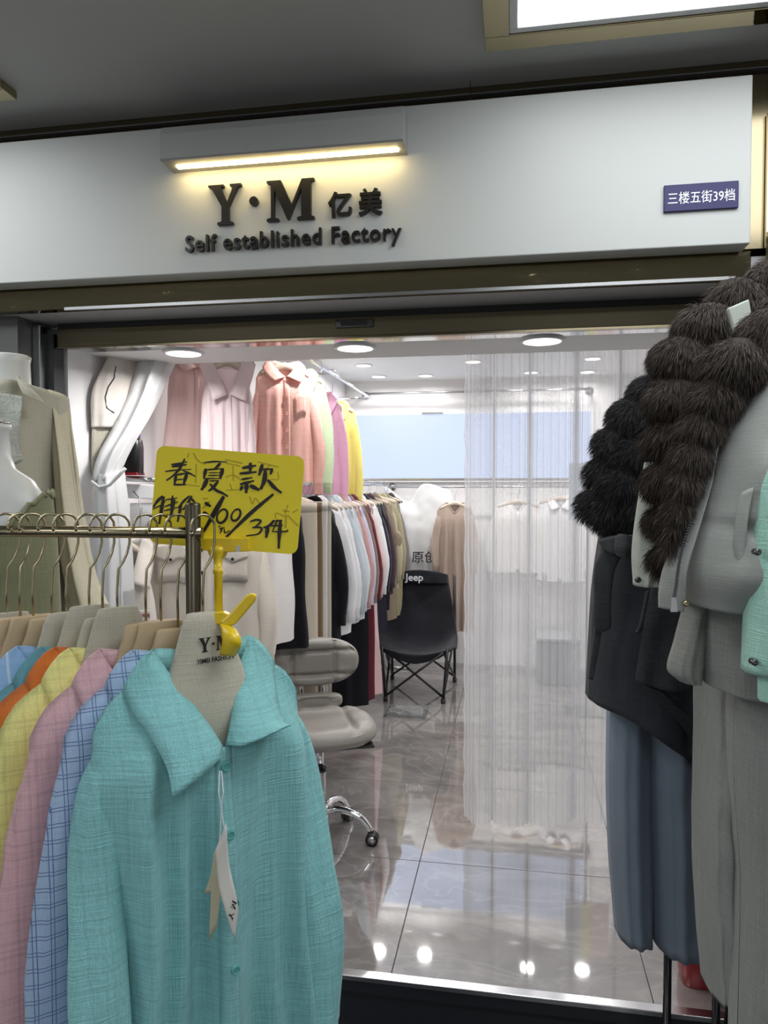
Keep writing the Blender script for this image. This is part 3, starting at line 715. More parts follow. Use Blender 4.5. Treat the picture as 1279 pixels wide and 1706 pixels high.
for q_ in [ZB(16, (40, 220), (290, 270)), ZB(14, (60, 270), (260, 312)), ZB(14, (155, 310), (160, 520)), ZB(14, (50, 470), (160, 440), (270, 510)), ZB(14, (110, 560), (140, 650)), ZB(12, (60, 655), (230, 645)), ZB(14, (500, 250), (800, 325)), ZB(14, (690, 290), (630, 350)), ZB(12, (790, 390), (795, 500), (690, 495)),
    ZB(16, (390, 740), (430, 850), (470, 770), (540, 850)), ZB(14, (760, 1060), (765, 980), (900, 1030)), ZB(16, (860, 940), (960, 960)), ZB(14, (935, 860), (890, 990)), ZB(20, (910, 1000), (900, 1190)), ZB(18, (930, 1010), (1080, 1160)), ZB(14, (1000, 970), (1080, 930)), ZA(14, (680, 120), (660, 180)), ZA(16, (740, 120), (800, 220), (900, 270)), ZA(14, (775, 260), (770, 520)), ZA(12, (660, 540), (820, 560)), ZA(14, (860, 730), (930, 720)), ZA(14, (860, 860), (960, 760))]: strokes('faint_stroke', [q_], M['yellow_ghost'], .0008, False)
strokes('brush_lettering', [
    # spring
    ZA(20, (440, 272), (550, 258), (655, 235)), ZA(26, (450, 300), (650, 272)), ZA(16, (360, 365), (500, 347), (710, 335)), ZA(26, (625, 195), (560, 320), (480, 410), (380, 485)), ZA(20, (600, 352), (690, 390), (765, 430)),
    ZA(32, (510, 405), (485, 545)), ZA(20, (510, 410), (660, 385)), ZA(36, (655, 380), (605, 550)), ZA(14, (510, 475), (620, 464)), ZA(20, (478, 542), (645, 537)),
    # summer
    ZA(18, (875, 248), (1030, 232), (1185, 240)), ZA(30, (1100, 250), (1060, 295), (1015, 330)), ZA(38, (905, 325), (880, 450)), ZA(18, (905, 342), (1140, 325)), ZA(40, (1130, 322), (1095, 465)), ZA(12, (940, 382), (1100, 380)), ZA(14, (930, 418), (1100, 415)), ZA(14, (868, 460), (1100, 455)),
    ZA(44, (925, 455), (890, 540), (845, 612)), ZA(16, (950, 492), (1080, 482)), ZA(32, (1070, 490), (1000, 580), (940, 625)), ZA(30, (960, 530), (1040, 612), (1130, 655), (1200, 697)),
    # special
    ZT(44, (335, 690), (260, 760), (205, 842)), ZT(50, (345, 695), (310, 900), (285, 1065)), ZT(18, (190, 868), (330, 800), (375, 735)), ZT(20, (370, 742), (525, 715)), ZT(32, (465, 685), (440, 845)), ZT(24, (355, 832), (535, 770)), ZT(22, (345, 888), (545, 838)), ZT(44, (490, 735), (450, 900), (415, 1025)), ZT(22, (358, 962), (405, 935)), ZT(26, (432, 1008), (355, 1035)),
    # price
    ZT(34, (690, 688), (600, 770), (535, 850)), ZT(44, (580, 785), (530, 1035)), ZT(38, (720, 688), (640, 830), (595, 875)), ZT(34, (705, 720), (775, 792)), ZT(34, (650, 850), (628, 1000)),
    ZA(36, (893, 778), (970, 830)), ZA(40, (868, 908), (947, 957)), ZA(50, (1145, 695), (1000, 950), (870, 1170)),
    oval(ZA, 26, 1122, 958, 62, 96, .45, 18), oval(ZB, 26, 198, 1005, 56, 88, .5, 18),
    ZA(12, (1070, 1102), (1108, 1095)), ZA(18, (1085, 1132), (1155, 1110)), ZA(16, (1122, 1128), (1093, 1192)), ZA(16, (1150, 1128), (1160, 1180), (1225, 1152)),
    ZB(40, (730, 708), (440, 950), (230, 1150), (55, 1325)),
    # style
    ZB(32, (285, 340), (485, 303)), ZB(40, (405, 262), (400, 412)), ZB(30, (248, 418), (492, 395)), ZB(24, (275, 502), (432, 475)), ZB(30, (255, 572), (455, 520)), ZB(46, (352, 545), (343, 695)), ZB(36, (295, 595), (256, 658)), ZB(46, (395, 585), (530, 652)),
    ZB(40, (575, 285), (527, 445)), ZB(22, (555, 362), (725, 350)), ZB(34, (712, 345), (688, 432)), ZB(50, (617, 375), (600, 520), (548, 642)), ZB(42, (648, 505), (740, 612), (845, 692)),
    # 3 pieces
    ZB(24, (398, 1102), (480, 1075), (552, 1092), (480, 1168), (432, 1185)), ZB(24, (432, 1185), (545, 1182), (558, 1225), (500, 1278), (345, 1302)),
    ZB(32, (742, 1078), (680, 1150), (588, 1187)), ZB(44, (652, 1165), (628, 1328)), ZB(20, (792, 1068), (715, 1238)), ZB(18, (738, 1092), (855, 1083)), ZB(20, (698, 1162), (865, 1150)), ZB(18, (710, 1242), (915, 1238), (928, 1212)), ZB(42, (832, 1072), (815, 1280), (805, 1482))],
    M['ink'], .0011)
cl = thing('sign_clip', 'yellow plastic clip stand gripping the canvas hanger and holding the price card', 'clip', tuple(pt(380, 1080, 1.12)))
bpy.context.view_layer.update()
CD2 = 1.185
def slab(poly, d, th, name, parent, m, bevel=.0015):
    A = [pt(u, v, d) for u, v in poly]; n = len(A); B = [p+F0*th for p in A]
    o = mk(name, A+B, [tuple(range(n)), tuple(range(2*n-1, n-1, -1))]+[(i, i+n, (i+1) % n+n, (i+1) % n) for i in range(n)], m, parent, False)
    bm = bmesh.new(); bm.from_mesh(o.data); bmesh.ops.recalc_face_normals(bm, faces=bm.faces); bm.to_mesh(o.data); bm.free()
    if bevel: md = o.modifiers.new('bevel', 'BEVEL'); md.width = bevel; md.segments = 2
    return o
W2(slab([(336, 896), (415, 896), (415, 919), (372, 920), (336, 917)], CD2, .028, 'card_holder', cl, M['yellow_plastic']), cl)
W2(slab([(393, 909), (399.5, 909), (399.5, 919), (393, 919)], CD2-.0008, .003, 'metal_pin', cl, M['steel'], 0), cl)
g = G(); top = pt(363, 916, CD2+.012); bot = pt(364, 1028, CD2-.03)
pp = [top+(bot-top)*k for k in (0, .08, .14, .3, .31, .36, .37, 1)]
W2(G().tube(pp, [.017, .014, .0072, .0068, .0082, .0082, .0068, .0066], 14).build('stem', M['yellow_plastic'], cl, True), cl)
dj = CD2-.042
W2(slab([(348, 1021), (372, 1020), (384, 1026), (376, 1040), (362, 1040), (349, 1036)], dj, .016, 'pivot', cl, M['yellow_plastic']), cl)
W2(slab([(366, 1036), (381, 1024), (408, 993), (418, 988.5), (425, 991), (426, 998), (421, 1006), (392, 1040), (379, 1046), (370, 1044)], dj-.003, .012, 'lever', cl, M['yellow_plastic'], .003), cl)
rows = []
for k, a in enumerate(np.linspace(0, 1, 9)):
    s_ = math.sin(a*PI)
    rows.append([(366+5*s_+ (a>0.5)*0, 1040+50*a, dj-.002-.016*s_), (381+7*s_, 1043+49*a, dj-.008-.020*s_), (392+9*s_, 1048+44*a, dj-.002-.016*s_)])
W2(sheet('jaw', dense([[pt(*p) for p in r] for r in rows], 9, 16), M['yellow_plastic'], cl, .003), cl)
# ================================================================== INSIDE THE SHOP
# ---- rails on the left side
RX, RZ_ = -1.08, 1.575
lr = thing('garment_rail', 'long chrome garment rail along the left side of the shop', 'garment rail', (RX, 4.4, 0)); bpy.context.view_layer.update()
W2(G().tube([(RX, 2.5, RZ_), (RX, 6.25, RZ_)], .011, 12).build('rail', M['chrome'], lr, True), lr)
for y in (2.56, 4.62, 6.2): W2(G().tube([(RX, y, 0), (RX, y, RZ_)], .012, 12).build('post', M['chrome'], lr, True), lr); W2(G().tube([(RX-.2, y, .012), (RX+.2, y, .012)], .012, 10).build('foot', M['chrome'], lr, True), lr)
UX, UZ = -1.15, 2.28
ur = thing('wall_rail', 'chrome rail high on the left wall carrying pink and yellow shirts', 'garment rail', (UX, 4.6, UZ)); bpy.context.view_layer.update()
W2(G().tube([(UX, 2.75, UZ), (UX, 5.95, UZ)], .010, 12).build('rail', M['chrome'], ur, True), ur)
for y in (2.8, 4.6, 5.9): W2(G().tube([(XL, y, UZ), (UX, y, UZ)], .009, 10).build('bracket', M['chrome'], ur, True), ur); W2(G().tube([(XL, y, UZ), (XL+.012, y, UZ)], .028, 16).build('flange', M['chrome'], ur, True), ur)
FI = {}
def fab(name, rgb, **k):
    if name not in FI: FI[name] = fabric(name, lin(*rgb), **k)
    return FI[name]
def hang_top(label, y, fm, rz=18, x=RX, z=RZ_, cat='shirt', name='shirt', group='clothes on the long garment rail', neck='collar', sleeve=.54, seed=1, L=.68, sw=.19, ch=.225, hem=.235, nd=.09, hang='wood', Tf=.035, fold=.010, placket=True, buttons=0, zn=.10, hangl=None, hg='hangers on the long garment rail', res=(17, 14), vee=1.2, pocket=False, btn=None, kf=5, rN=.05, rY=.03, out=.045, fwd=-.02):
    loc = (x, y, z+.011); r = math.radians(rz)
    make_hanger('clothes_hanger', hangl or ('wooden hanger on the rail holding the '+' '.join(label.split()[:9])), hang, loc, r, hg, zn=zn, sw=sw*.85)
    t = thing(name, label, cat, loc, r, group)
    c = Cut(sw=sw, ch=ch, hem=hem, L=L, drop=.05, nw=.07, nd=nd, Tf=Tf, Tb=.022, zn=zn, fold=fold, kf=kf, seed=seed, vee=vee, tail=.02 if neck == 'collar' else 0)
    make_top(t, c, fm, neck, sleeve, rN, rY, ns=res[0], nt=res[1], placket=placket, buttons=buttons, btn=btn, out=out, fwd=fwd, collar_kw=dict(hs=.026, hf=.048, tip=.07, tipz=-.4), pocket=pocket)
    return t, c
def hang_trousers(label, y, fm, rz=18, x=RX, z=RZ_, L=1.05, w=.17, seed=1, group='clothes on the long garment rail', name='trousers'):
    loc = (x, y, z+.011); r = math.radians(rz)
    h = make_hanger('clip_hanger', 'clip hanger on the rail holding the '+' '.join(label.split()[:8]), 'wood', loc, r, 'hangers on the long garment rail', zn=.09, sw=w*.8)
    t = thing(name, label, 'trousers', loc, r, group)
    rows = [(-.11, 0), (-.15, 0), (-.30, 1), (-.11-L*.6, 1), (-.11-L, 1)]
    for sd in (-1, 1):
        rg = []
        for k, (zz, f) in enumerate(rows): rg.append(ellipse(sd*w*.48, 0, zz, w*.54, .018+.016*f, 20, 2.4, .06*f, 6, seed+sd))
        V, Fc = loft(rg); mk('trouser_leg', V, Fc, fm, t)
    V, Fc = loft([ellipse(0, 0, zz, w*1.02, .022, 24, 3) for zz in (-.105, -.15)]); mk('waistband', V, Fc, fm, t)
# long row, nearest first
row = 'clothes on the long garment rail'
jk, jc = hang_top('stone beige jacket with two flap pockets at the near end of the rail', 2.66, fab('stone', (206, 196, 184), slub=.05), rz=16, x=-1.17, cat='jacket', name='jacket', sw=.21, ch=.245, hem=.25, L=.62, seed=31, res=(31, 24), buttons=6, btn=M['black_plastic'], nd=.07, sleeve=.52, Tf=.05)
for sd in (-1, 1):
    def P_(a, q): return jc.pos(a, q, True)+np.array([0, -.008, 0])
    for nm, q0, q1, a0, a1 in (('pocket', .27, .46, .24, .68), ('pocket_flap', .22, .30, .22, .70)):
        P = np.stack([P_(np.linspace(a0, a1, 9)*sd, np.full(9, q)+(.05*np.array([0, .25, .5, .75, 1, .75, .5, .25, 0])*(q > q0+.03) if nm == 'pocket_flap' else 0))-np.array([0, .003*(nm == 'pocket_flap'), 0]) for q in np.linspace(q0, q1, 5)], 0)
        po = sheet(nm, P, FI['stone'], jk, .003)
        if nm == 'pocket_flap': add_button(po, P_((a0+a1)/2*sd, .325)-np.array([0, .005, 0]), .006, M['black_plastic'])
hang_top('white sleeveless vest with a notched lapel next to the beige jacket', 2.92, fab('bright_white', (226, 222, 220), slub=.04), rz=32, x=-1.10, cat='vest', name='vest', sleeve=0, sw=.18, ch=.20, hem=.21, L=.60, seed=33, nd=.20, res=(21, 18))
hang_top('black sleeveless dress between the white vest and the cream trousers', 3.17, fab('black_knit', (14, 14, 22), slub=.04, bump=.1), rz=22, x=-1.09, cat='dress', name='dress', neck='band', sleeve=0, sw=.155, ch=.165, hem=.18, L=.66, seed=35, nd=.12, placket=False, res=(21, 18))
hang_trousers('cream trousers hanging on the rail behind the black dress', 3.32, fab('cream', (208, 196, 180), slub=.05), 20, seed=2)
hang_trousers('brown trousers hanging on the rail beside the cream ones', 3.42, fab('brown', (116, 92, 70), slub=.05), 24, seed=3)
hang_trousers('white trousers hanging on the rail beside the brown ones', 3.52, fab('off_white', (206, 202, 196), slub=.05), 20, seed=4)
hang_trousers('grey beige trousers hanging on the rail beside the white ones', 3.60, fab('greige', (176, 170, 156), slub=.05), 22, seed=5)
hang_top('black long sleeved coat hanging in front of the white shirts', 3.68, FI['black_knit'], rz=22, cat='coat', name='coat', L=.80, seed=37, sw=.17, ch=.20, hem=.2)
hang_top('white long sleeved shirt nearest the black coat on the rail', 3.80, fab('shirt_white', (222, 222, 224), slub=.04), rz=26, seed=38, buttons=5, L=.74)
hang_top('second white shirt on the long rail', 3.90, FI['shirt_white'], rz=22, seed=39, L=.70)
hang_top('pale grey blue shirt on the long rail beside the white shirts', 4.02, fab('grey_blue', (178, 188, 196), slub=.05), rz=24, seed=40, L=.72)
hang_top('very pale blue shirt on the long rail behind the grey blue one', 4.13, fab('ice_blue', (206, 214, 220), slub=.05), rz=22, seed=41, L=.72)
hang_top('dusty rose shirt on the long rail before the burgundy coat', 4.26, fab('dusty_rose', (190, 150, 146), slub=.06), rz=22, seed=42)
hang_top('pale lilac shirt on the long rail beside the dusty rose one', 4.36, fab('lilac', (198, 196, 222), slub=.05), rz=24, seed=43, L=.70)
hang_top('brown taupe shirt on the long rail beside the lilac one', 4.45, fab('taupe', (132, 112, 104), slub=.06), rz=22, seed=44, L=.64)
hang_top('long burgundy coat reaching almost to the floor on the rail', 4.58, fab('burgundy', (92, 34, 46), slub=.06), rz=24, seed=45, L=1.32, cat='coat', name='coat', sw=.19, ch=.2, hem=.22)
hang_top('long pale pink dress reaching almost to the floor on the rail', 4.70, fab('pale_pink', (212, 178, 178), slub=.05), rz=22, seed=46, L=1.30, cat='dress', name='dress', neck='band', placket=False, sw=.18, ch=.19, hem=.24)
hang_top('long black dress reaching the floor beside the pale pink one', 4.46, FI['black_knit'], rz=20, seed=47, L=1.30, cat='dress', name='dress', neck='band', placket=False, sleeve=0, sw=.17, ch=.18, hem=.2)
hang_top('white blouse with short cuffs just behind the burgundy coat', 4.82, FI['shirt_white'], rz=24, seed=48, L=.60)
hang_top('dark navy jacket on the long rail behind the white blouse', 4.94, fab('navy_cotton', (36, 36, 52), slub=.05), rz=24, seed=49, L=.95, cat='jacket', name='jacket')
hang_top('black top with wide straps behind the navy jacket', 5.05, FI['black_knit'], rz=22, seed=50, L=.8, sleeve=0, neck='band', placket=False)
hang_top('plum dark blouse on the long rail behind the black top', 5.15, fab('plum', (70, 52, 62), slub=.06), rz=22, seed=51, L=.72)
hang_top('taupe short sleeved jacket in the far half of the rail', 5.28, fab('khaki_dark', (136, 122, 104), slub=.06), rz=26, x=-1.06, seed=52, L=.92, sleeve=.30, cat='jacket', name='jacket')
hang_top('light khaki jacket beside the camping chair', 5.45, fab('khaki', (168, 160, 132), slub=.06), rz=34, x=-1.08, seed=53, L=.72, cat='jacket', name='jacket', sw=.2, ch=.24, hem=.25, buttons=5)
hang_top('olive khaki long coat right above the camping chair', 5.62, fab('olive_khaki', (152, 146, 116), slub=.06), rz=36, x=-1.06, out=.03, seed=54, L=.95, cat='coat', name='coat', sw=.2, ch=.23, hem=.25)
hang_top('grey taupe coat with a dark collar at the far end of the rail', 5.85, fab('grey_taupe', (124, 116, 112), slub=.08), rz=34, seed=55, L=.86, cat='coat', name='coat')
hang_top('dark brown coat furthest back on the long rail', 6.08, fab('dark_brown', (66, 54, 46), slub=.1), rz=30, seed=56, L=.9, cat='coat', name='coat')
# white tops on the near left wall
gw = 'white clothes by the tied curtain'
hang_top('white long sleeved blouse hanging below the tied curtain', 2.62, FI['bright_white'], rz=40, x=-1.38, z=1.46, seed=61, L=.62, group=gw, res=(21, 18), sw=.11, ch=.12, hem=.13, rN=.035, out=.015)
hang_top('off white ribbed cardigan left of the beige jacket', 2.48, fab('warm_white', (214, 206, 198), slub=.06), rz=50, x=-1.40, z=1.44, seed=62, L=.62, group=gw, sw=.09, ch=.10, hem=.11, nd=.15, rN=.03, out=.01)
# upper wall rail
gu = 'pastel shirts on the high wall rail'; hgu = 'hangers on the high wall rail'
def up(label, y, fm, rz, seed, **k): return hang_top(label, y, fm, rz=rz, x=k.pop('x', UX), z=UZ, seed=seed, group=gu, hg=hgu, res=(29, 24), **k)
up('very pale pink translucent blouse on the high wall rail nearest the doorway', 2.86, fab('blush', (246, 226, 228), slub=.05, trans=.2), 28, 71, zn=.22, L=.62, nd=.16, vee=.9, sw=.085, ch=.10, hem=.125, fold=.014, kf=8, rN=.03, out=.01)
up('salmon pink blouse against the wall behind the pale pink one', 3.02, fab('salmon', (246, 216, 212), slub=.05, trans=.2), 50, 72, zn=.14, L=.7, sw=.10, ch=.12, hem=.15, x=-1.37, sleeve=0)
up('coral pink checked shirt on the high wall rail', 3.62, fab('coral_up', (255, 196, 184), gauze=.06, slub=.1, plaid=(lin(255, 214, 198), 26, .04)), 30, 73, zn=.12, buttons=6, pocket=True, L=.60, sw=.145, ch=.155, hem=.165, Tf=.05, rN=.04, out=.036, nd=.07)
up('pale green shirt on the high wall rail behind the coral one', 3.86, fab('mint_up', (212, 236, 196), slub=.06), 24, 74, zn=.12, L=.60, sw=.15, ch=.165, hem=.17, rN=.04, out=.02)
up('orchid pink shirt on a white hanger high on the wall', 4.28, fab('orchid', (230, 172, 202), slub=.08), 26, 75, zn=.19, L=.60, sw=.14, ch=.16, hem=.165, rN=.04, out=.02)
up('bright yellow shirt furthest back on the high wall rail', 4.62, fab('sunny', (238, 226, 126), slub=.08), 24, 76, zn=.20, L=.60, sw=.155, ch=.175, hem=.18, rN=.04, out=.02)
# ---- back wall rods
def rod(label, x0, x1, z, y=6.36):
    t = thing('wall_rod', label, 'rod', (x0, YB, z)); bpy.context.view_layer.update()
    W2(G().tube([(x0, y, z), (x1, y, z)], .010, 12).build('rod', M['steel'], t, True), t)
    for x in (x0, x1):
        W2(G().tube([(x, y, z), (x, YB, z)], .010, 10).build('bracket', M['steel'], t, True), t); W2(G().tube([(x, YB-.012, z), (x, YB, z)], .034, 18).build('flange', M['steel'], t, True), t)
rod('steel rod on the back wall above the blue window', -1.31, .62, 2.372)
rod('steel rod on the back wall below the blue window', -1.07, .62, 1.560, 6.30)
# canvas cloth with printed characters
cv = thing('printed_cloth', 'white canvas cloth printed with black characters behind the camping chair', 'cloth', (-.85, 6.2, .9)); bpy.context.view_layer.update()
W2(pillow('cloth', [[(646, 812, 6.25), (680, 835, 6.28), (706, 806, 6.25), (752, 818, 6.28)], [(652, 850, 6.2), (690, 858, 6.2), (715, 850, 6.2), (754, 860, 6.2)], [(664, 900, 6.2), (690, 905, 6.16), (720, 905, 6.16), (752, 905, 6.2)], [(676, 990, 6.2), (700, 990, 6.18), (722, 990, 6.18), (748, 990, 6.2)]], .03, M['white_cloth'], cv, fold=.010, k=5, wr=.003), cv)
q0 = pt(706, 928, 6.06)
V, P = text_mesh('原创', .20, .095, .004, .008)
W2(mk('lettering', [q0+RT*v[0]+F0*v[1]+UP*v[2] for v in V], P, M['ink'], cv, False), cv)
BR = 1.56
def back(label, x, fm, **k): return hang_top(label, k.pop('y', 6.30), fm, x=x, z=BR, group='clothes on the back wall rod', hg='hangers on the back wall rod', **k)
back('long taupe dress on a wooden hanger between the printed cloth and the curtain', -.475, fab('taupe_dress', (170, 152, 140), slub=.06), rz=0, y=6.02, zn=.14, L=1.05, cat='dress', name='dress', neck='band', placket=False, sw=.145, ch=.15, hem=.17, out=.02, seed=81, sleeve=.46, fold=.022, kf=7, res=(41, 24), nd=.085, rN=.045)
back('white blouse seen through the sheer curtain on the back rod', .03, FI['bright_white'], rz=4, zn=.13, L=.60, seed=82, neck='band', sw=.2, ch=.22)
back('second white blouse seen through the sheer curtain beside the first', .38, FI['shirt_white'], rz=-8, zn=.10, L=.70, seed=83, sw=.2, ch=.22)
# pastel board on the right
sb = thing('pastel_board', 'pale blue yellow and pink striped board seen through the sheer curtain', 'board', (.55, 5.2, 1.3)); bpy.context.view_layer.update()
for x0, x1, rgb in ((.37, .47, (178, 196, 214)), (.47, .54, (226, 220, 150)), (.54, .66, (226, 200, 196))):
    W2(G().box(x0, x1, 5.2, 5.22, 1.33, 1.72).build('stripe_panel', mat('pastel', lin(*rgb), .7), sb), sb)
W2(G().tube([(.5, 5.21, 0), (.5, 5.21, 1.35)], .012, 10).build('stand_pole', M['steel'], sb), sb); W2(G().box(.36, .66, 5.1, 5.32, 0, .012).build('stand_base', M['steel'], sb), sb)
cb = thing('storage_box', 'grey storage box on the floor seen through the sheer curtain', 'box', (.35, 6.1, 0))
G().box(-.16, .16, -.2, .2, 0, .34).build('box_body', mat('grey_box', (.22, .23, .25), .5), cb, bevel=.01); G().box(-.17, .17, -.21, .21, .34, .37).build('lid', mat('grey_lid', (.3, .31, .33), .5), cb, bevel=.006)

# ---- sheer pleated curtain
ct = thing('sheer_curtain', 'white pleated sheer curtain hanging across the right of the shop', 'curtain', (.3, 3.3, 0)); bpy.context.view_layer.update()
PL = 66; nu, nv = PL*8+1, 36; P = np.zeros((nv, nu, 3)); xa, xb = -.222, 1.05
for j in range(nu):
    s_ = j/(nu-1); zig = math.cos(2*PI*j/8)
    for i in range(nv):
        t_ = i/(nv-1)
        ph = s_*2*PI*8+1.3*math.sin(s_*9); x = xa+(xb-xa)*s_+.0035*math.sin(4*PI*j/8)-.024*math.sin(ph)*min(1, 8*s_); big = .040*math.cos(ph)+.012*math.sin(s_*43+1.1)
        y = 3.31+big*(.6+.4*t_)+.0065*zig-.16*max(0, s_-.35)*t_
        zb = .045+.055*max(0, math.sin(s_*5.6-1.0))**3-.05*max(0, s_-.3)
        P[i, j] = (x, y, ZC-.02+(max(.012, zb)-(ZC-.02))*t_)
        if j < 4: P[i, j, 0] += .004*math.sin(i*2.4)
W2(mk('cloth', P.reshape(-1, 3), grid_faces(nv, nu), M['voile'], ct), ct)
W2(G().box(xa-.02, xb, 3.295, 3.325, ZC-.025, ZC).build('track', M['white_plastic'], ct), ct)

# ---- white curtain tied back on the left
tc_ = thing('tied_curtain', 'white curtain swept aside and tied back at the left wall', 'curtain', (-1.42, 2.75, 0)); bpy.context.view_layer.update()
W2(pillow('swag', [[(236, 545, 2.90), (270, 545, 2.86), (322, 545, 2.92)], [(214, 620, 2.84), (252, 620, 2.78), (290, 610, 2.88)], [(188, 690, 2.78), (226, 690, 2.70), (258, 680, 2.82)], [(160, 755, 2.68), (190, 755, 2.60), (220, 745, 2.70)], [(153, 800, 2.62), (175, 800, 2.56), (199, 790, 2.64)]], .05, M['white_cloth'], tc_, fold=.014, k=6, grow=.2, nu=40), tc_)
W2(pillow('tail', [[(160, 788, 2.62), (178, 790, 2.56), (206, 782, 2.63)], [(154, 850, 2.62), (182, 850, 2.54), (214, 850, 2.63)], [(150, 960, 2.61), (185, 960, 2.54), (222, 960, 2.63)], [(146, 1180, 2.60), (185, 1180, 2.54), (228, 1180, 2.62)]], .06, M['white_cloth'], tc_, fold=.014, k=7, grow=.3, nu=40), tc_)
W2(G().tube([pt(u, v, 2.52) for u, v in ((152, 802), (165, 812), (182, 808), (200, 790), (209, 780))], .006, 8).build('tieback', M['white_cloth'], tc_, True), tc_)
# wire loop hanger with a blouse behind the swag
lp = thing('wire_hanger', 'bare wire hanger on the left wall beside the tied curtain', 'hanger', tuple(pt(185, 640, 2.75))); bpy.context.view_layer.update()
W2(G().tube([pt(u, v, 2.62) for u, v in ((193, 610), (190, 630), (180, 645), (175, 662), (178, 680), (190, 688))], .0028, 7).build('wire', M['dark_chrome'], lp, True), lp)
bl = thing('blouse', 'cream white blouse on the left wall behind the wire hanger', 'blouse', tuple(pt(185, 640, 2.85)), group=gw); bpy.context.view_layer.update()
W2(pillow('body', [[(182, 590, 2.72), (205, 585, 2.76), (240, 590, 2.86)], [(154, 650, 2.63), (200, 650, 2.72), (245, 650, 2.86)], [(152, 712, 2.63), (198, 712, 2.72), (240, 712, 2.84)]], .04, FI['warm_white'], bl, fold=.006), bl)
W2(pillow('hem_panel', [[(153, 708, 2.64), (198, 708, 2.74), (235, 708, 2.86)], [(152, 790, 2.64), (190, 790, 2.72), (225, 790, 2.80)]], .03, FI['greige'], bl, fold=.004), bl)

# ---- little shelf with bottle, sockets and cable on the left wall
sf = thing('wall_shelf', 'narrow chrome shelf bar on the left wall under the dark bottle', 'shelf', tuple(pt(235, 799, 3.0))); bpy.context.view_layer.update()
W2(G().tube([pt(200, 797, 2.78), pt(235, 798, 2.76), pt(268, 801, 2.74)], .011, 12).build('bar', M['chrome'], sf, True), sf)
W2(G().tube([pt(207, 799, 2.78), pt(207, 799, 2.78)+np.array([-.12, 0, 0])], .008, 10).build('bracket', M['chrome'], sf, True), sf)
bt = thing('bottle', 'dark bottle with pale print and a purple cap on the shelf', 'bottle', tuple(pt(222, 792, 3.0))); bpy.context.view_layer.update()
c0 = pt(222, 791, 2.77)
W2(mk('bottle_body', *loft([ellipse(c0[0], c0[1], c0[2]+z, r, r*.8, 24, 3) for z, r in ((0, .030), (.004, .036), (.10, .037), (.128, .033), (.138, .02))]), M['black_plastic'], bt), bt)
W2(mk('cap', *loft([ellipse(c0[0]+.012, c0[1], c0[2]+z, r, r, 18) for z, r in ((.138, .017), (.16, .017), (.162, .013))]), M['purple'], bt), bt)
W2(G().box(c0[0]-.03, c0[0]+.03, c0[1]-.032, c0[1]+.03, c0[2]-.002, c0[2]+.008).build('red_band', M['red_plastic'], bt), bt)
so = thing('socket_panel', 'white socket strip with a hanging cable under the wall shelf', 'socket', tuple(pt(235, 850, 3.05))); bpy.context.view_layer.update()
W2(slab([(210, 806), (262, 808), (262, 832), (210, 830)], 2.80, .03, 'socket', so, M['white_plastic'], .003), so); W2(slab([(216, 838), (262, 838), (262, 930), (216, 930)], 2.81, .03, 'lower_panel', so, M['white_plastic'], .003), so)
W2(G().tube([pt(u, v, 2.78) for u, v in ((222, 818), (232, 830), (234, 860), (232, 890), (228, 925))], .0024, 6).build('cable', M['steel'], so, True), so)
ps = thing('payment_stand', 'clear stand with a white and dark red printed label behind the rack hooks', 'stand', tuple(pt(220, 1050, 2.5))); bpy.context.view_layer.update()
W2(slab([(205, 1018), (250, 1017), (250, 1034), (205, 1034)], 2.5, .006, 'label_plate', ps, M['paper'], 0), ps); W2(slab([(198, 1034), (250, 1034), (250, 1060), (198, 1060)], 2.5, .006, 'red_base', ps, M['red_plastic'], 0), ps)
V, P = text_mesh('银联综合收款', .088, .013, .001, .01); q0 = pt(228, 1025, 2.497)
W2(mk('lettering', [q0+RT*v[0]+F0*v[1]+UP*v[2] for v in V], P, M['red_plastic'], ps, False), ps)
W2(slab([(188, 985), (216, 985), (214, 1062), (186, 1062)], 2.56, .06, 'clear_holder', ps, M['clear_plastic'], .004), ps)
W2(slab([(150, 1062), (262, 1062), (262, 1075), (150, 1075)], 2.48, .16, 'tray', ps, M['white_plastic'], .004), ps)
leg0 = pt(205, 1075, 2.56); W2(G().tube([leg0, (leg0[0], leg0[1], 0)], .02, 12).build('pedestal', M['white_plastic'], ps), ps); W2(G().box(leg0[0]-.12, leg0[0]+.12, leg0[1]-.12, leg0[1]+.12, 0, .02).build('foot_plate', M['white_plastic'], ps), ps)

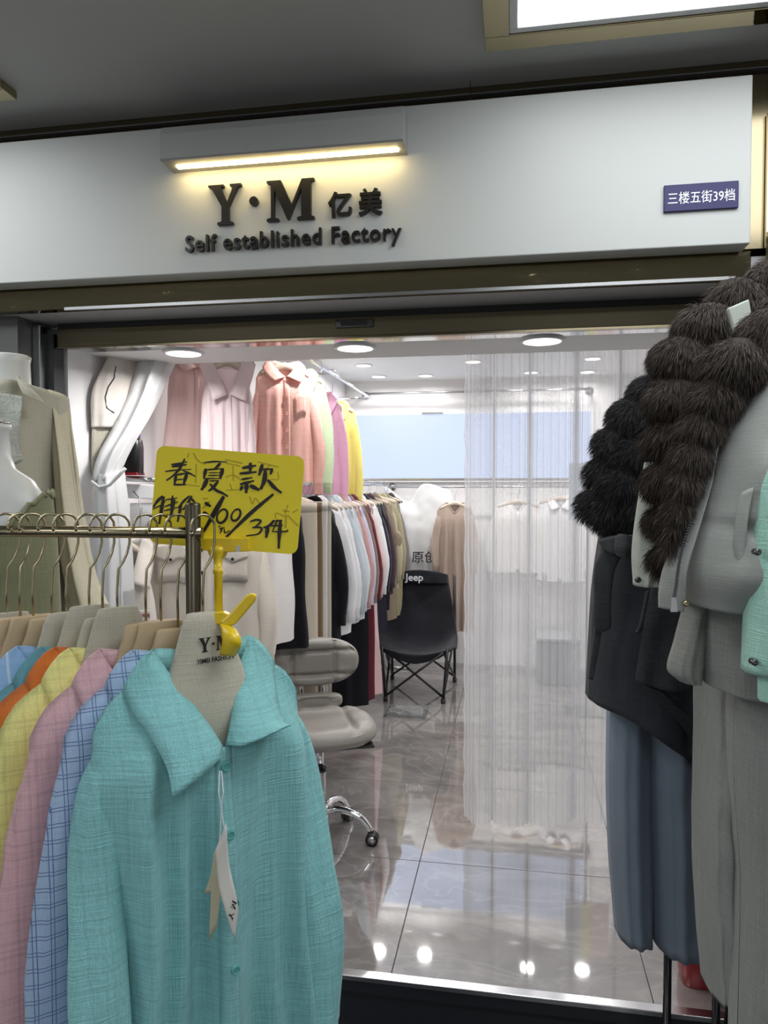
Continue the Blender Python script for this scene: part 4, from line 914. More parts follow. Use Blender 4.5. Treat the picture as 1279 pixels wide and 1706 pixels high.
# ---- office chair
oc = thing('office_chair', 'grey leather swivel chair on chrome castors inside the doorway', 'chair', (-.83, 3.10, 0), math.radians(24))
def cushion(name, cx, cy, cz, hx, hy, th, m, parent, px=2.6, bolster=.02, seams=(), vertical=False, nr=16, na=72):
    rings = []
    prof = [(.0, -1), (.6, -1), (.9, -.85), (1.0, -.35), (1.0, .1), (.95, .6), (.86, .92), (.74, 1.0), (.6, .93), (.5, .82), (.35, .84), (.2, .86), (.05, .88)]
    prof = [tuple(q) for q in smooth_path(prof, 60)]
    V = []
    for f, zz in prof:
        for k in range(na):
            a = 2*PI*k/na; c, s_ = math.cos(a), math.sin(a)
            x = hx*f*math.copysign(abs(c)**(2/px), c); y = hy*f*math.copysign(abs(s_)**(2/px), s_)
            pk = 1+.035*math.sin(11*a)*(f > .6); z = zz*th*pk
            for kind, at_ in seams:
                d_ = abs((x if kind == 'x' else y)-at_); z -= th*.42*math.exp(-(d_/.010)**2)*(zz > .5)
            V.append((cx+x, cy-z, cz+y) if vertical else (cx+x, cy+y, cz+z))
    n = len(prof); Fc = []
    for i in range(n-1):
        for k in range(na): Fc.append((i*na+k, i*na+(k+1) % na, (i+1)*na+(k+1) % na, (i+1)*na+k))
    Fc.append(tuple(range(na-1, -1, -1))); Fc.append(tuple((n-1)*na+k for k in range(na)))
    return mk(name, V, Fc, m, parent)
cushion('seat', 0, -.03, .515, .235, .225, .042, M['leather'], oc, 2.5, seams=(('x', -.12), ('x', .12), ('y', .10)))
cushion('backrest', 0, .205, .745, .215, .112, .038, M['leather'], oc, 2.3, vertical=True, seams=(('x', -.10), ('x', .10), ('y', .055), ('y', -.055)))
G().box(-.2, .2, -.2, .18, .462, .478).build('seat_plate', M['black_plastic'], oc, bevel=.01)
cushion('lumbar_pad', 0, .165, .572, .13, .038, .028, M['leather'], oc, 3.0, vertical=True)
for sx in (-.05, .05): G().tube(smooth_path([(sx, .10, .47), (sx, .20, .48), (sx, .235, .56), (sx, .24, .70)], 12), .010, 10).build('back_support', M['chrome'], oc, True)
G().tube([(0, 0, .47), (0, 0, .30)], .016, 14).build('gas_lift', M['chrome'], oc, True); G().tube([(0, 0, .32), (0, 0, .30), (0, 0, .12)], [.027, .025, .025], 16).build('column_sleeve', M['steel'], oc, True)
G().tube([(0, 0, .325), (0, 0, .312)], .029, 16).build('collar_ring', M['black_plastic'], oc, True)
G().tube([(0, 0, .16), (0, 0, .10)], .036, 18).build('hub', M['chrome'], oc, True)
for k in range(5):
    a = math.radians(72*k-24); c, s_ = math.cos(a), math.sin(a)
    lg = G().tube(smooth_path([(c*.02, s_*.02, .135), (c*.10, s_*.10, .145), (c*.18, s_*.18, .115), (c*.225, s_*.225, .062)], 14), [.019]*4+[.016]*10, 12).build('base_leg', M['chrome'], oc, True)
    g = G()
    for off in (-.011, .011):
        px_, py_ = c*.232-s_*off, s_*.232+c*off
        g.tube([(px_-s_*.008, py_+c*.008, .029), (px_+s_*.008, py_-c*.008, .029)], .028, 18)
    g.build('castor', M['black_plastic'], lg, True)
    for off in (-.021, .021): px_, py_ = c*.232-s_*off, s_*.232+c*off; G().tube([(px_-s_*.001, py_+c*.001, .029), (px_+s_*.001, py_-c*.001, .029)], .017, 16).build('castor_cap', M['steel'], lg, True)

# ---- folding camping chair
fc = thing('camping_chair', 'black folding camping chair with a white printed name on its back', 'chair', (-.70, 5.5, 0)); bpy.context.view_layer.update()
rows = [[(-.955, 5.80, .865), (-.86, 5.80, .89), (-.74, 5.81, .895), (-.60, 5.80, .89), (-.51, 5.80, .865)],
        [(-.97, 5.76, .80), (-.86, 5.79, .80), (-.74, 5.80, .80), (-.60, 5.79, .80), (-.50, 5.76, .80)],
        [(-.99, 5.70, .62), (-.86, 5.75, .60), (-.72, 5.77, .59), (-.58, 5.75, .60), (-.46, 5.70, .62)],
        [(-1.01, 5.62, .47), (-.86, 5.66, .40), (-.70, 5.67, .38), (-.55, 5.66, .40), (-.43, 5.62, .47)],
        [(-1.02, 5.48, .43), (-.86, 5.52, .34), (-.70, 5.53, .31), (-.53, 5.52, .34), (-.41, 5.48, .43)],
        [(-1.01, 5.28, .40), (-.86, 5.25, .36), (-.70, 5.24, .345), (-.53, 5.25, .36), (-.40, 5.28, .40)]]
P = dense(rows, 30, 40)
for i in range(40):
    for j in range(30): P[i, j, 1] += .012*noise.noise(Vector((P[i, j]*9).tolist()))
W2(sheet('sling', P, M['black_canvas'], fc, .008), fc)
W2(pillow('head_pad', [[(-.95, 5.785, .872), (-.74, 5.795, .90), (-.515, 5.785, .872)], [(-.965, 5.765, .80), (-.74, 5.785, .80), (-.505, 5.765, .80)]], .035, M['black_canvas'], fc, world=True, fold=0, nv=12), fc)
W2(pillow('front_flap', [[(-.99, 5.265, .395), (-.70, 5.235, .345), (-.42, 5.265, .395)], [(-.88, 5.26, .32), (-.70, 5.24, .285), (-.53, 5.26, .32)]], .02, M['black_canvas'], fc, world=True, nv=10), fc)
V, Pp = text_mesh('Jeep', .145, .075, .002, .016); q0 = np.array([-.775, 5.752, .838])
W2(mk('lettering', [q0+np.array([v[0], v[1], v[2]]) for v in V], Pp, M['white_print'], fc, False), fc)
A_, B_, C_, D2 = (-.914, 5.25), (-.495, 5.26), (-.965, 5.86), (-.46, 5.86)
for P_, zt in ((A_, .40), (B_, .40), (C_, .86), (D2, .86)):
    x, y = P_; tx = x+(.03 if x > -.7 else -.03)*(0 if zt > .5 else 1); ty = y if zt < .5 else y-.05
    lg = W2(G().tube([(x, y, .02), (tx, ty, zt)], .011, 10).build('leg', M['black_frame'], fc, True), fc)
    f_ = G().tube([(x, y, 0), (x, y, .035)], .017, 12).build('foot_cap', M['black_plastic'], lg, True); f_
def bar(a, za, b, zb, off=0): W2(G().tube([(a[0], a[1]+off, za), (b[0], b[1]+off, zb)], .0085, 8).build('cross_bar', M['black_frame'], fc, True), fc)
bar(A_, .04, B_, .37, -.012); bar(B_, .04, A_, .37, .012); bar(C_, .04, D2, .40, -.012); bar(D2, .04, C_, .40, .012)
bar(A_, .04, C_, .40); bar(C_, .04, A_, .37); bar(B_, .04, D2, .40); bar(D2, .04, B_, .37)
# black bag under the rail and a crumpled film on the floor
fp = thing('plastic_film', 'scrap of clear crumpled plastic film on the floor before the camping chair', 'film', (-.72, 5.0, 0))
P = np.zeros((9, 9, 3))
for i in range(9):
    for j in range(9): P[i, j] = ((i-4)*.035+.01*noise.noise(Vector((i, j, 0))), (j-4)*.03+.012*noise.noise(Vector((i, j, 4))), .012+.03*abs(noise.noise(Vector((i*.7, j*.7, 9)))))
sheet('film', P, M['clear_plastic'], fp, .001)
rb = thing('red_bin', 'dark red plastic bin on the shop floor behind the grey trousers', 'bin', (.585, 2.42, 0))
mk('bin_body', *loft([ellipse(0, 0, z, r, r*.9, 20, 4) for z, r in ((0, .055), (.004, .06), (.20, .075), (.204, .07), (.02, .055))]), M['red_plastic'], rb); mk('rim', *sweep([(.076*math.cos(a), .07*math.sin(a), .2) for a in np.linspace(0, 2*PI, 24)], .004, 6, False), M['red_plastic'], rb)
# ================================================================== COATS ON STANDS AT THE RIGHT, MANNEQUINS AT THE LEFT
def furmat(name, dark, light):
    m = bpy.data.materials.new(name); m.use_nodes = True; nt = m.node_tree; b = nt.nodes['Principled BSDF']
    g = nt.nodes.new('ShaderNodeNewGeometry'); r = nt.nodes.new('ShaderNodeValToRGB'); e = r.color_ramp.elements
    e[0].color = (*dark, 1); e[1].color = (*light, 1); e[0].position = .15; nt.links.new(g.outputs['Random Per Island'], r.inputs[0]); nt.links.new(r.outputs[0], b.inputs['Base Color'])
    b.inputs['Roughness'].default_value = .55; b.inputs['Specular IOR Level'].default_value = .35; return m
M['fur_brown'] = furmat('fur_brown', (.014, .010, .007), (.090, .062, .045)); M['fur_dark'] = furmat('fur_dark', (.006, .006, .008), (.030, .026, .028))
M['pelt_brown'] = mat('pelt_brown', (.022, .016, .012), .9); M['pelt_dark'] = mat('pelt_dark', (.008, .008, .010), .9)
def fur_panels(t, lobes, pelt, hair, per, ln, wd, flow, seed=1):
    """puffy pelt panels; each carries its own hair"""
    rng = np.random.default_rng(seed)
    C = [(pt(u, v, d), r*d/FPX*.90, sz) for u, v, d, r, sz in lobes]
    for i, (c, r, sz) in enumerate(C):
        ax = np.array([1.0, 1.0, sz])
        bm = bmesh.new(); bmesh.ops.create_icosphere(bm, subdivisions=3, radius=1)
        V = np.array([v.co[:] for v in bm.verts])*r*ax*.97+c; Fc = [[v.index for v in f.verts] for f in bm.faces]; bm.free()
        V += np.array([[.03*r*noise.noise(Vector((p*40).tolist()))] for p in V])*(V-c)/r
        ob = W2(mk('fur_panel', V, Fc, pelt, t), t)
        n = int(per*(r/.05)**2)
        N = rng.normal(size=(n, 3)); N /= np.linalg.norm(N, axis=1)[:, None]; P = c+N*r*ax
        keep = np.ones(n, bool)
        for j, (c2, r2, s2) in enumerate(C):
            if j != i: keep &= np.linalg.norm((P-c2)/np.array([1, 1, s2]), axis=1) > r2*.93
        keep &= (N @ (-F0)) > -.55
        P, N = P[keep], N[keep]; n = len(P)
        D = N*.50+np.array(flow)*.90+rng.normal(size=(n, 3))*.11; D /= np.linalg.norm(D, axis=1)[:, None]
        L_ = ln*(.6+.7*rng.random(n))[:, None]; G_ = np.array([0, 0, -1.])*.35
        B = np.cross(D, -F0+rng.normal(size=(n, 3))*.4); B /= np.linalg.norm(B, axis=1)[:, None]+1e-9; B *= wd
        P0 = P-N*.004; P1 = P+D*L_*.5; D2_ = D+G_; D2_ /= np.linalg.norm(D2_, axis=1)[:, None]; P2 = P1+D2_*L_*.5
        V = np.stack([P0-B, P0+B, P1-B*.8, P1+B*.8, P2], 1).reshape(-1, 3); k = np.arange(n)*5
        me = bpy.data.meshes.new('fur'); f1 = np.stack([k, k+1, k+3, k+2], 1); f2 = np.stack([k+2, k+3, k+4], 1)
        me.from_pydata(V.tolist(), [], f1.tolist()+f2.tolist()); me.materials.append(hair)
        o = bpy.data.objects.new('fur', me); COL.objects.link(o); o.parent = ob; o['kind'] = 'stuff'
def stand(label, u, d, ztop, r=.0105, m=None):
    p = pt(u, 1500, d); t = thing('display_stand', label, 'stand', (p[0], p[1], -.15))
    G().tube([(0, 0, .01), (0, 0, ztop+.15)], r, 16).build('pole', m or M['dark_chrome'], t, True); mk('base', *loft([ellipse(0, 0, z, q, q, 32) for z, q in ((0, .15), (.006, .15), (.014, .13), (.016, .03))]), m or M['dark_chrome'], t)
def root(name, label, cat, u, v, d, group=None):
    t = thing(name, label, cat, tuple(pt(u, v, d)), 0, group); bpy.context.view_layer.update(); return t
NV = fabric('navy_wool', (.030, .033, .042), slub=.3, bump=.25, sheen=.05); NV2 = fabric('charcoal_wool', (.038, .041, .046), slub=.4, bump=.25, sheen=.05)
GL = fabric('grey_satin', lin(150, 152, 148), slub=.06, bump=.2, rough=.55); GLN = fabric('grey_linen', lin(146, 146, 142), slub=.2, bump=.4)
GT = fabric('grey_trouser', lin(140, 142, 138), slub=.12, bump=.4, crumple=.5); BT = fabric('slate_blue', lin(112, 124, 138), slub=.08, bump=.25, crumple=.4)
MINT = fabric('mint_satin', lin(172, 218, 204), slub=.04, bump=.5, rough=.38, crumple=.9); CREAM = fabric('cream_lining', lin(186, 192, 182), slub=.05, bump=.2)
# --- dark coat outfit
stand('black chrome display stand under the slate blue trousers', 1113, 1.90, 1.45)
t = root('trousers', 'slate blue wide trousers below the dark coat at the right of the doorway', 'trousers', 1090, 1580, 1.88)
W2(pillow('trouser_leg', [[(1016, 1165, 1.90), (1050, 1165, 1.86), (1088, 1165, 1.9)], [(1014, 1300, 1.9), (1048, 1300, 1.86), (1085, 1300, 1.9)], [(1018, 1430, 1.9), (1050, 1430, 1.86), (1085, 1430, 1.9)], [(1030, 1560, 1.9), (1056, 1567, 1.86), (1085, 1568, 1.9)]], .12, BT, t, fold=.005, k=6, grow=.3), t)
W2(pillow('trouser_leg', [[(1080, 1165, 1.86), (1125, 1165, 1.80), (1176, 1165, 1.86)], [(1082, 1300, 1.86), (1125, 1300, 1.80), (1176, 1300, 1.86)], [(1086, 1430, 1.86), (1128, 1430, 1.80), (1174, 1440, 1.86)], [(1091, 1572, 1.86), (1130, 1587, 1.80), (1172, 1584, 1.86)]], .13, BT, t, fold=.005, k=7, ph=1, grow=.3), t)
t = root('coat', 'dark navy belted coat with black fur sleeves at the right of the doorway', 'coat', 1080, 1200, 1.88)
W2(pillow('skirt', [[(1008, 885, 1.86), (1045, 880, 1.80), (1110, 880, 1.78), (1180, 885, 1.86)], [(1000, 920, 1.86), (1048, 920, 1.79), (1110, 920, 1.77), (1180, 920, 1.86)], [(990, 990, 1.86), (1048, 990, 1.77), (1115, 990, 1.75), (1182, 990, 1.86)], [(985, 1070, 1.86), (1045, 1075, 1.76), (1115, 1085, 1.74), (1184, 1090, 1.86)], [(980, 1164, 1.86), (1040, 1190, 1.77), (1108, 1236, 1.75), (1176, 1284, 1.85)]], .2, NV, t, fold=.010, k=3, grow=.6, nv=50), t)
W2(pillow('front_flap', [[(1088, 960, 1.669), (1130, 960, 1.654), (1180, 960, 1.664)], [(1070, 1050, 1.669), (1125, 1050, 1.644), (1180, 1050, 1.664)], [(1056, 1134, 1.674), (1110, 1150, 1.644), (1180, 1150, 1.664)]], .02, NV2, t, fold=.006, k=4), t)
W2(pillow('front_edge', [[(1072, 1146, 1.667), (1100, 1150, 1.657)], [(1100, 1172, 1.667), (1128, 1176, 1.657)], [(1168, 1250, 1.682), (1182, 1235, 1.672)]], .02, NV2, t, fold=0), t)
W2(pillow('pocket_welt', [[(1076, 985, 1.679), (1083, 984, 1.679)], [(1064, 1040, 1.679), (1073, 1042, 1.679)], [(1058, 1054, 1.679), (1062, 1055, 1.679)]], .012, NV2, t, nu=8, nv=14), t)
b = W2(pillow('belt', [[(996, 902, 1.738), (1030, 893, 1.693), (1110, 892, 1.678), (1180, 895, 1.758)], [(1002, 912, 1.728), (1030, 925, 1.688), (1110, 922, 1.673), (1180, 922, 1.758)]], .03, NV2, t, nv=8), t)
o = pillow('belt_knot', [[(1026, 896, 1.669), (1040, 890, 1.649), (1054, 898, 1.669)], [(1024, 912, 1.669), (1040, 912, 1.639), (1056, 912, 1.669)], [(1028, 926, 1.669), (1042, 930, 1.649), (1052, 925, 1.669)]], .04, NV2, b, nu=14, nv=14)
for nm, rw in (('belt_tail', [[(1004, 912, 1.735), (1042, 918, 1.705)], [(990, 945, 1.730), (1024, 950, 1.710)], [(989, 1000, 1.730), (1018, 1000, 1.715)], [(990, 1042, 1.730), (1018, 1042, 1.720)], [(997, 1054, 1.730), (1010, 1050, 1.725)]]), ('belt_tail', [[(990, 1046, 1.745), (1002, 1052, 1.740)], [(984, 1090, 1.750), (996, 1090, 1.745)], [(979, 1130, 1.755), (988, 1132, 1.750)]])):
    o = pillow(nm, rw, .016, NV2, b, nu=12, nv=24)
fur_panels(t, [(1086, 660, 1.82, 40, 1), (1050, 700, 1.82, 38, 1.1), (1088, 725, 1.80, 44, 1), (1020, 742, 1.82, 32, 1.1), (1056, 764, 1.79, 42, .95), (1002, 790, 1.82, 28, 1.1), (1034, 812, 1.78, 40, .95), (1084, 805, 1.80, 42, 1), (985, 840, 1.81, 25, 1.1), (1012, 852, 1.78, 33, 1), (1056, 858, 1.77, 42, .9), (1096, 870, 1.80, 38, 1), (1030, 880, 1.79, 22, .9)], M['pelt_dark'], M['fur_dark'], 4600, .024, .0005, (-.35, 0, -.75), 3)
# --- brown fur jacket with cream lining
stand('black stand pole behind the grey trousers', 1195, 1.72, 1.55, .009)
t = root('fur_jacket', 'brown fur jacket with a pale lining between the dark coat and the grey one', 'jacket', 1090, 980, 1.56)
W2(pillow('lining', [[(1076, 770, 1.57), (1120, 770, 1.56), (1180, 770, 1.57)], [(1062, 850, 1.57), (1112, 850, 1.56), (1180, 850, 1.57)], [(1054, 920, 1.57), (1105, 920, 1.555), (1180, 920, 1.57)], [(1058, 976, 1.57), (1090, 976, 1.555), (1180, 970, 1.57)]], .07, CREAM, t, fold=.004), t)
ob = mk('snap_button', *loft([[tuple(pt(1063, 966, 1.545)+RT*q*math.cos(a)+UP*q*math.sin(a)+F0*y) for a in np.linspace(0, 2*PI, 15)[:-1]] for q, y in ((.0065, .004), (.0065, 0), (.004, -.002), (.001, -.001))]), M['dark_chrome'], t); W2(ob, t)
W2(slab([(1213, 513), (1248, 498), (1252, 520), (1238, 548), (1224, 552)], 1.44, .012, 'collar_tip', t, CREAM, .003), t)
fur_panels(t, [(1288, 472, 1.56, 46, 1), (1226, 500, 1.56, 46, .9), (1178, 545, 1.55, 54, .85), (1135, 596, 1.55, 52, .8), (1124, 662, 1.54, 50, .8), (1120, 730, 1.54, 47, .85), (1116, 800, 1.53, 46, .85), (1116, 868, 1.53, 42, .85), (1118, 930, 1.53, 38, .9)], M['pelt_brown'], M['fur_brown'], 5200, .026, .0005, (-.15, 0, -.8), 4)
# --- grey outfit
stand('dark stand pole hidden inside the grey outfit', 1330, 1.50, 1.7)
t = root('trousers', 'light grey wide trousers below the grey fur collared jacket', 'trousers', 1220, 1700, 1.45)
W2(pillow('trouser_leg', [[(1168, 1100, 1.52), (1205, 1100, 1.47), (1245, 1100, 1.52)], [(1168, 1250, 1.52), (1200, 1250, 1.47), (1236, 1250, 1.52)], [(1166, 1400, 1.52), (1196, 1400, 1.47), (1234, 1400, 1.52)], [(1172, 1540, 1.52), (1198, 1540, 1.48), (1232, 1540, 1.52)], [(1184, 1655, 1.52), (1204, 1660, 1.48), (1228, 1664, 1.52)]], .12, GT, t, fold=.008, k=5, grow=.3, wr=.006, nv=60), t)
W2(pillow('trouser_leg', [[(1222, 1100, 1.40), (1300, 1100, 1.33), (1390, 1100, 1.42)], [(1222, 1300, 1.40), (1300, 1300, 1.33), (1385, 1300, 1.42)], [(1232, 1450, 1.40), (1300, 1450, 1.33), (1380, 1450, 1.42)], [(1230, 1600, 1.40), (1300, 1600, 1.33), (1375, 1600, 1.42)], [(1226, 1760, 1.40), (1300, 1765, 1.33), (1370, 1760, 1.42)]], .14, GT, t, fold=.010, k=5, ph=2, grow=.3, wr=.006, nv=60), t)
t = root('shirt', 'grey linen shirt whose tails hang out below the grey jacket', 'shirt', 1180, 1150, 1.40)
W2(pillow('side_tail', [[(1148, 990, 1.42), (1165, 990, 1.40), (1182, 990, 1.41)], [(1126, 1070, 1.42), (1150, 1070, 1.395), (1175, 1070, 1.405)], [(1114, 1115, 1.42), (1142, 1118, 1.395), (1172, 1112, 1.405)], [(1130, 1134, 1.42), (1150, 1139, 1.40), (1168, 1139, 1.405)]], .05, GLN, t, fold=.003, wr=.004), t)
W2(pillow('front_tail', [[(1168, 990, 1.40), (1240, 990, 1.33), (1330, 990, 1.33), (1420, 990, 1.42)], [(1171, 1080, 1.40), (1240, 1080, 1.325), (1330, 1080, 1.33), (1420, 1080, 1.42)], [(1175, 1138, 1.40), (1235, 1158, 1.325), (1330, 1162, 1.33), (1420, 1150, 1.42)]], .12, GLN, t, fold=.006, k=4, wr=.004), t)
t = root('jacket', 'light grey jacket with a zip and a big brown fur collar at the far right', 'jacket', 1200, 1010, 1.36)
cr = lambda s, q: -.016*math.exp(-((q-.60)/.035)**2)+.010*math.sin(q*26+s*2)*.25+.006*math.sin(s*9+q*5)*max(0, q-.5)
W2(pillow('front_panel', [[(1245, 640, 1.37), (1300, 600, 1.31), (1370, 600, 1.31), (1450, 640, 1.42)], [(1192, 718, 1.365), (1262, 722, 1.28), (1360, 722, 1.28), (1456, 720, 1.43)], [(1172, 800, 1.35), (1245, 815, 1.26), (1350, 815, 1.26), (1460, 815, 1.43)], [(1150, 868, 1.35), (1230, 880, 1.265), (1345, 880, 1.265), (1460, 880, 1.43)], [(1130, 940, 1.35), (1215, 955, 1.255), (1340, 955, 1.255), (1458, 955, 1.43)], [(1128, 1000, 1.36), (1200, 1012, 1.30), (1330, 1012, 1.30), (1440, 1005, 1.43)]], .2, GL, t, nu=44, nv=60, wr=.006, crease=cr), t)
pk = W2(pillow('zip_placket', [[(1250, 660, 1.345), (1264, 676, 1.335)], [(1212, 690, 1.345), (1222, 712, 1.32)], [(1180, 725, 1.345), (1196, 748, 1.31)], [(1164, 800, 1.335), (1186, 806, 1.30)], [(1138, 868, 1.33), (1166, 876, 1.29)], [(1108, 935, 1.33), (1146, 945, 1.28)], [(1097, 978, 1.33), (1142, 985, 1.285)], [(1096, 1012, 1.33), (1140, 1020, 1.29)]], .022, GL, t, nu=12, nv=60), t)
zp = smooth_path([pt(*q) for q in ((1150, 870, 1.296), (1136, 915, 1.285), (1129, 950, 1.277), (1126, 975, 1.274), (1122, 996, 1.274))], 40)
W2(G().tube(zp, .0022, 6).build('zip_tape', M['black_gap'], t, True), t)
for i in range(0, 40): q = zp[i]; W2(G().box(q[0]-.0032, q[0]+.0032, q[1]-.0034, q[1]-.0004, q[2]-.0008, q[2]+.0008).build('zip_tooth', M['dark_chrome'], t), t)
W2(slab([(1118, 995), (1126, 995), (1128, 1004), (1129, 1020), (1117, 1020), (1118, 1004)], 1.268, .003, 'zip_pull', t, M['steel'], .0006), t)
W2(mk('snap_button', *loft([[tuple(pt(1143, 1006, 1.272)+RT*q*math.cos(a)+UP*q*math.sin(a)+F0*y) for a in np.linspace(0, 2*PI, 15)[:-1]] for q, y in ((.0055, .006), (.0055, 0), (.0035, -.002), (.001, -.0005))]), M['brass'], t), t)
W2(pillow('pocket_welt', [[(1236, 822, 1.212), (1254, 812, 1.206)], [(1226, 860, 1.212), (1246, 862, 1.202)], [(1222, 905, 1.210), (1242, 905, 1.200)], [(1226, 940, 1.208), (1236, 948, 1.200)]], .014, GL, t, nu=10, nv=24), t)
fur_panels(t, [(1330, 530, 1.34, 66, .9), (1292, 560, 1.33, 64, .85), (1385, 548, 1.36, 62, .9), (1425, 610, 1.38, 56, .9), (1446, 676, 1.39, 46, .9), (1226, 608, 1.33, 60, .85), (1192, 664, 1.33, 46, .9), (1168, 712, 1.33, 38, .9), (1152, 760, 1.325, 34, .9), (1140, 806, 1.32, 29, .95), (1130, 848, 1.32, 24, 1), (1121, 884, 1.32, 18, 1.1), (1114, 914, 1.32, 13, 1.1), (1284, 592, 1.33, 50, .8)], M['pelt_brown'], M['fur_brown'], 5200, .025, .00045, (-.2, 0, -.8), 5)
# --- mint jacket at the frame edge
t = root('jacket', 'mint green shiny quilted jacket cut by the right picture edge', 'jacket', 1270, 1120, 1.2)
W2(pillow('front_panel', [[(1300, 730, 1.2), (1380, 680, 1.16), (1470, 690, 1.2)], [(1272, 800, 1.2), (1350, 800, 1.15), (1500, 800, 1.2)], [(1256, 900, 1.2), (1350, 900, 1.14), (1510, 900, 1.2)], [(1247, 1020, 1.2), (1350, 1020, 1.14), (1510, 1020, 1.2)], [(1242, 1120, 1.2), (1350, 1126, 1.15), (1500, 1120, 1.2)]], .1, MINT, t, nu=30, nv=40, wr=.006, crease=lambda s, q: .0035*math.sin(q*60+s*14)*max(0, 1-s*s)), t)
W2(pillow('lower_panel', [[(1266, 1110, 1.19), (1350, 1110, 1.16), (1490, 1110, 1.19)], [(1266, 1168, 1.19), (1350, 1172, 1.16), (1490, 1168, 1.19)]], .06, MINT, t), t)
for u, v in ((1263, 920), (1258, 1104)):
    W2(mk('snap_button', *loft([[tuple(pt(u, v, 1.165)+RT*q*math.cos(a)+UP*q*math.sin(a)+F0*y) for a in np.linspace(0, 2*PI, 15)[:-1]] for q, y in ((.0055, .012), (.0055, 0), (.0035, -.002), (.001, -.0005))]), M['dark_chrome'], t), t)

# --- mannequin with beige blouse
BG = fabric('beige_blouse', lin(176, 172, 156), slub=.10, bump=.3, crumple=.6); CS = fabric('cream_sleeve', lin(196, 188, 164), slub=.08, bump=.3); OL = fabric('olive_knit', lin(128, 128, 98), slub=.14, bump=.3); LACE = fabric('lace', lin(190, 192, 182), slub=.3, bump=1.0, crumple=2.0)
ma = thing('mannequin', 'headless white mannequin wearing a beige blouse at the left of the doorway', 'mannequin', (-1.285, 1.72, -.15)); 
mk('torso', *loft([ellipse(0, 0, z+.15, rx, ry, 28) for z, rx, ry in ((1.0, .13, .09), (1.3, .12, .085), (1.55, .14, .09), (1.68, .14, .08), (1.74, .10, .065), (1.765, .062, .058), (1.80, .052, .052), (1.872, .049, .049), (1.888, .053, .053), (1.892, .045, .045))]), M['mannequin'], ma)
G().tube([(0, 0, .01), (0, 0, 1.2)], .016, 14).build('stand_pole', M['chrome'], ma, True); mk('stand_base', *loft([ellipse(0, 0, z, r, r, 32) for z, r in ((0, .16), (.01, .16), (.02, .03))]), M['chrome'], ma)
t = thing('blouse', 'beige collared blouse with lace trim on the headless mannequin', 'blouse', (-1.285, 1.72, 0)); bpy.context.view_layer.update()
W2(pillow('body', [[(-70, 640, 1.88), (-10, 668, 1.80), (40, 640, 1.80), (98, 660, 1.86)], [(-80, 720, 1.88), (-10, 730, 1.76), (50, 720, 1.76), (100, 715, 1.86)], [(-80, 800, 1.88), (-10, 800, 1.74), (55, 800, 1.75), (99, 790, 1.86)], [(-80, 900, 1.88), (-10, 900, 1.75), (55, 900, 1.75), (106, 900, 1.86)], [(-80, 1050, 1.88), (-10, 1050, 1.75), (60, 1050, 1.75), (116, 1050, 1.86)], [(-80, 1250, 1.88), (-10, 1250, 1.75), (60, 1250, 1.75), (116, 1250, 1.86)]], .24, BG, t, nu=40, nv=60, wr=.008, fold=.008, k=5), t)
W2(pillow('sleeve', [[(86, 650, 1.88), (93, 655, 1.87), (99, 664, 1.88)], [(92, 760, 1.87), (106, 760, 1.83), (116, 760, 1.87)], [(98, 860, 1.86), (116, 860, 1.82), (132, 860, 1.87)], [(108, 960, 1.86), (132, 960, 1.81), (152, 955, 1.87)], [(130, 1040, 1.86), (152, 1040, 1.82), (182, 1020, 1.87)]], .09, CS, t, nu=20, nv=40, fold=.008, k=5, grow=.3), t)
W2(pillow('collar', [[(27, 626, 1.725), (32, 628, 1.720), (40, 640, 1.725)], [(30, 640, 1.695), (48, 648, 1.680), (64, 658, 1.700)], [(38, 655, 1.675), (56, 664, 1.670), (76, 674, 1.690)]], .012, BG, t, nu=16, nv=16), t)
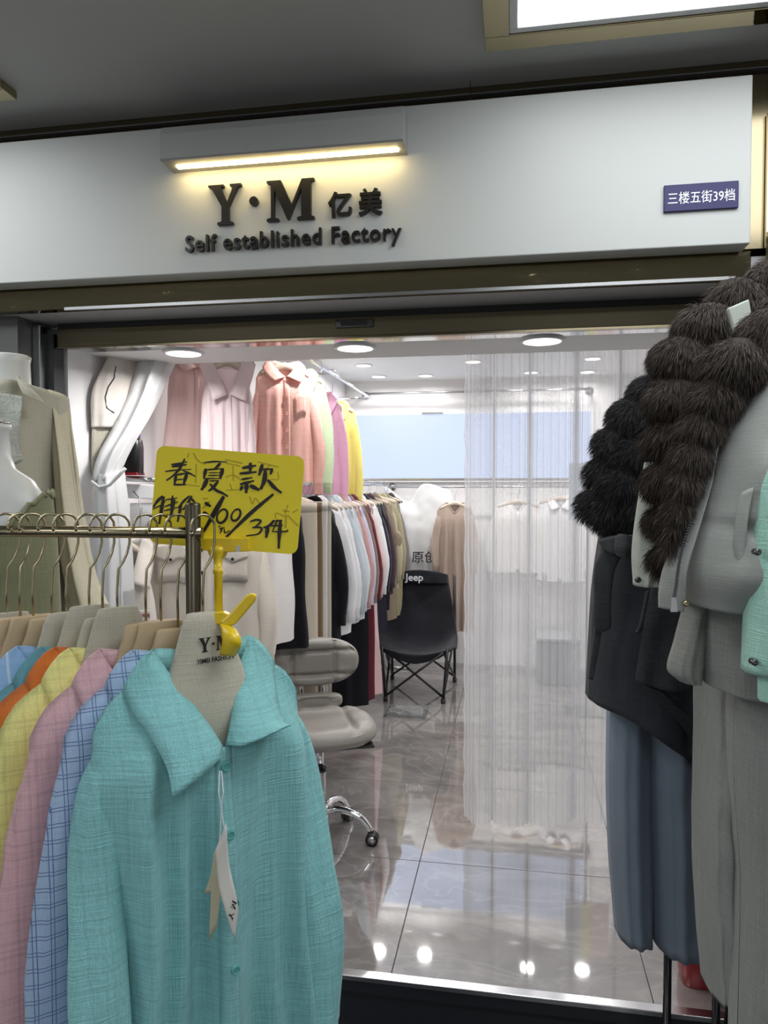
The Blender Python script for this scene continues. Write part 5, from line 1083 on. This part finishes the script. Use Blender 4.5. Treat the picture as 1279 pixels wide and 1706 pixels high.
W2(pillow('lace_trim', [[(-20, 652, 1.672), (10, 656, 1.670), (38, 660, 1.672)], [(-20, 700, 1.652), (4, 700, 1.650), (36, 690, 1.652)], [(-10, 750, 1.635), (14, 745, 1.635), (30, 735, 1.637)], [(0, 780, 1.630), (20, 775, 1.630), (40, 765, 1.632)]], .012, LACE, t, nu=24, nv=30, wr=.006), t)
# --- mannequin with olive top
mb = thing('mannequin', 'white mannequin bust wearing an olive camisole cut by the left picture edge', 'mannequin', (-1.085, 1.37, -.15))
mk('torso', *loft([ellipse(0, 0, z+.15, rx, ry, 28) for z, rx, ry in ((.95, .12, .08), (1.2, .115, .085), (1.40, .13, .095), (1.52, .135, .085), (1.565, .105, .065), (1.59, .062, .056), (1.62, .05, .05), (1.668, .047, .047), (1.672, .052, .052), (1.682, .052, .052), (1.684, .045, .045))]), M['mannequin'], mb)
mk('neck_cap', *loft([ellipse(0, 0, z+.15, r, r, 24) for z, r in ((1.684, .05), (1.688, .05), (1.690, .04))]), M['steel'], mb)
G().tube([(0, 0, .01), (0, 0, 1.12)], .014, 14).build('stand_pole', M['chrome'], mb, True); mk('stand_base', *loft([ellipse(0, 0, z, r, r, 32) for z, r in ((0, .15), (.01, .15), (.02, .03))]), M['chrome'], mb)
t = thing('camisole', 'olive green camisole with a scalloped neckline on the white bust', 'camisole', (-1.085, 1.37, 0)); bpy.context.view_layer.update()
nA = 60; rg = []
for i in range(16):
    f = i/15; ring = []
    for k in range(nA):
        a = 2*PI*k/nA; fr = max(0, math.cos(a+PI/2-.10)); 
        ztop = 1.535-.115*fr**2.2+.004*math.sin(k*2.6)
        z = ztop+(.93-ztop)*f; zz = min(1.5, z); rx = .128+.012*math.sin((zz-.95)*4.5)+.012*f; ry = .09+.008*math.sin((zz-.95)*4.5)
        if z > 1.46: q = (z-1.46)/.11; rx = rx*(1-.04*q); ry = ry*(1-.1*q)
        fo = 1+.03*f*math.sin(7*a)
        ring.append((-1.085+(rx+.010)*fo*math.cos(a), 1.37+(ry+.010)*fo*math.sin(a), z))
    rg.append(ring)
W2(mk('body', *loft(rg, False), OL, t), t)
sc = [np.array(p)+np.array([0, 0, .002]) for p in rg[0]]
W2(mk('scalloped_edge', *sweep([p+np.array([0, 0, .003*math.sin(i*2.6)]) for i, p in enumerate(sc+sc[:1])], .005, 6, False), OL, t), t)
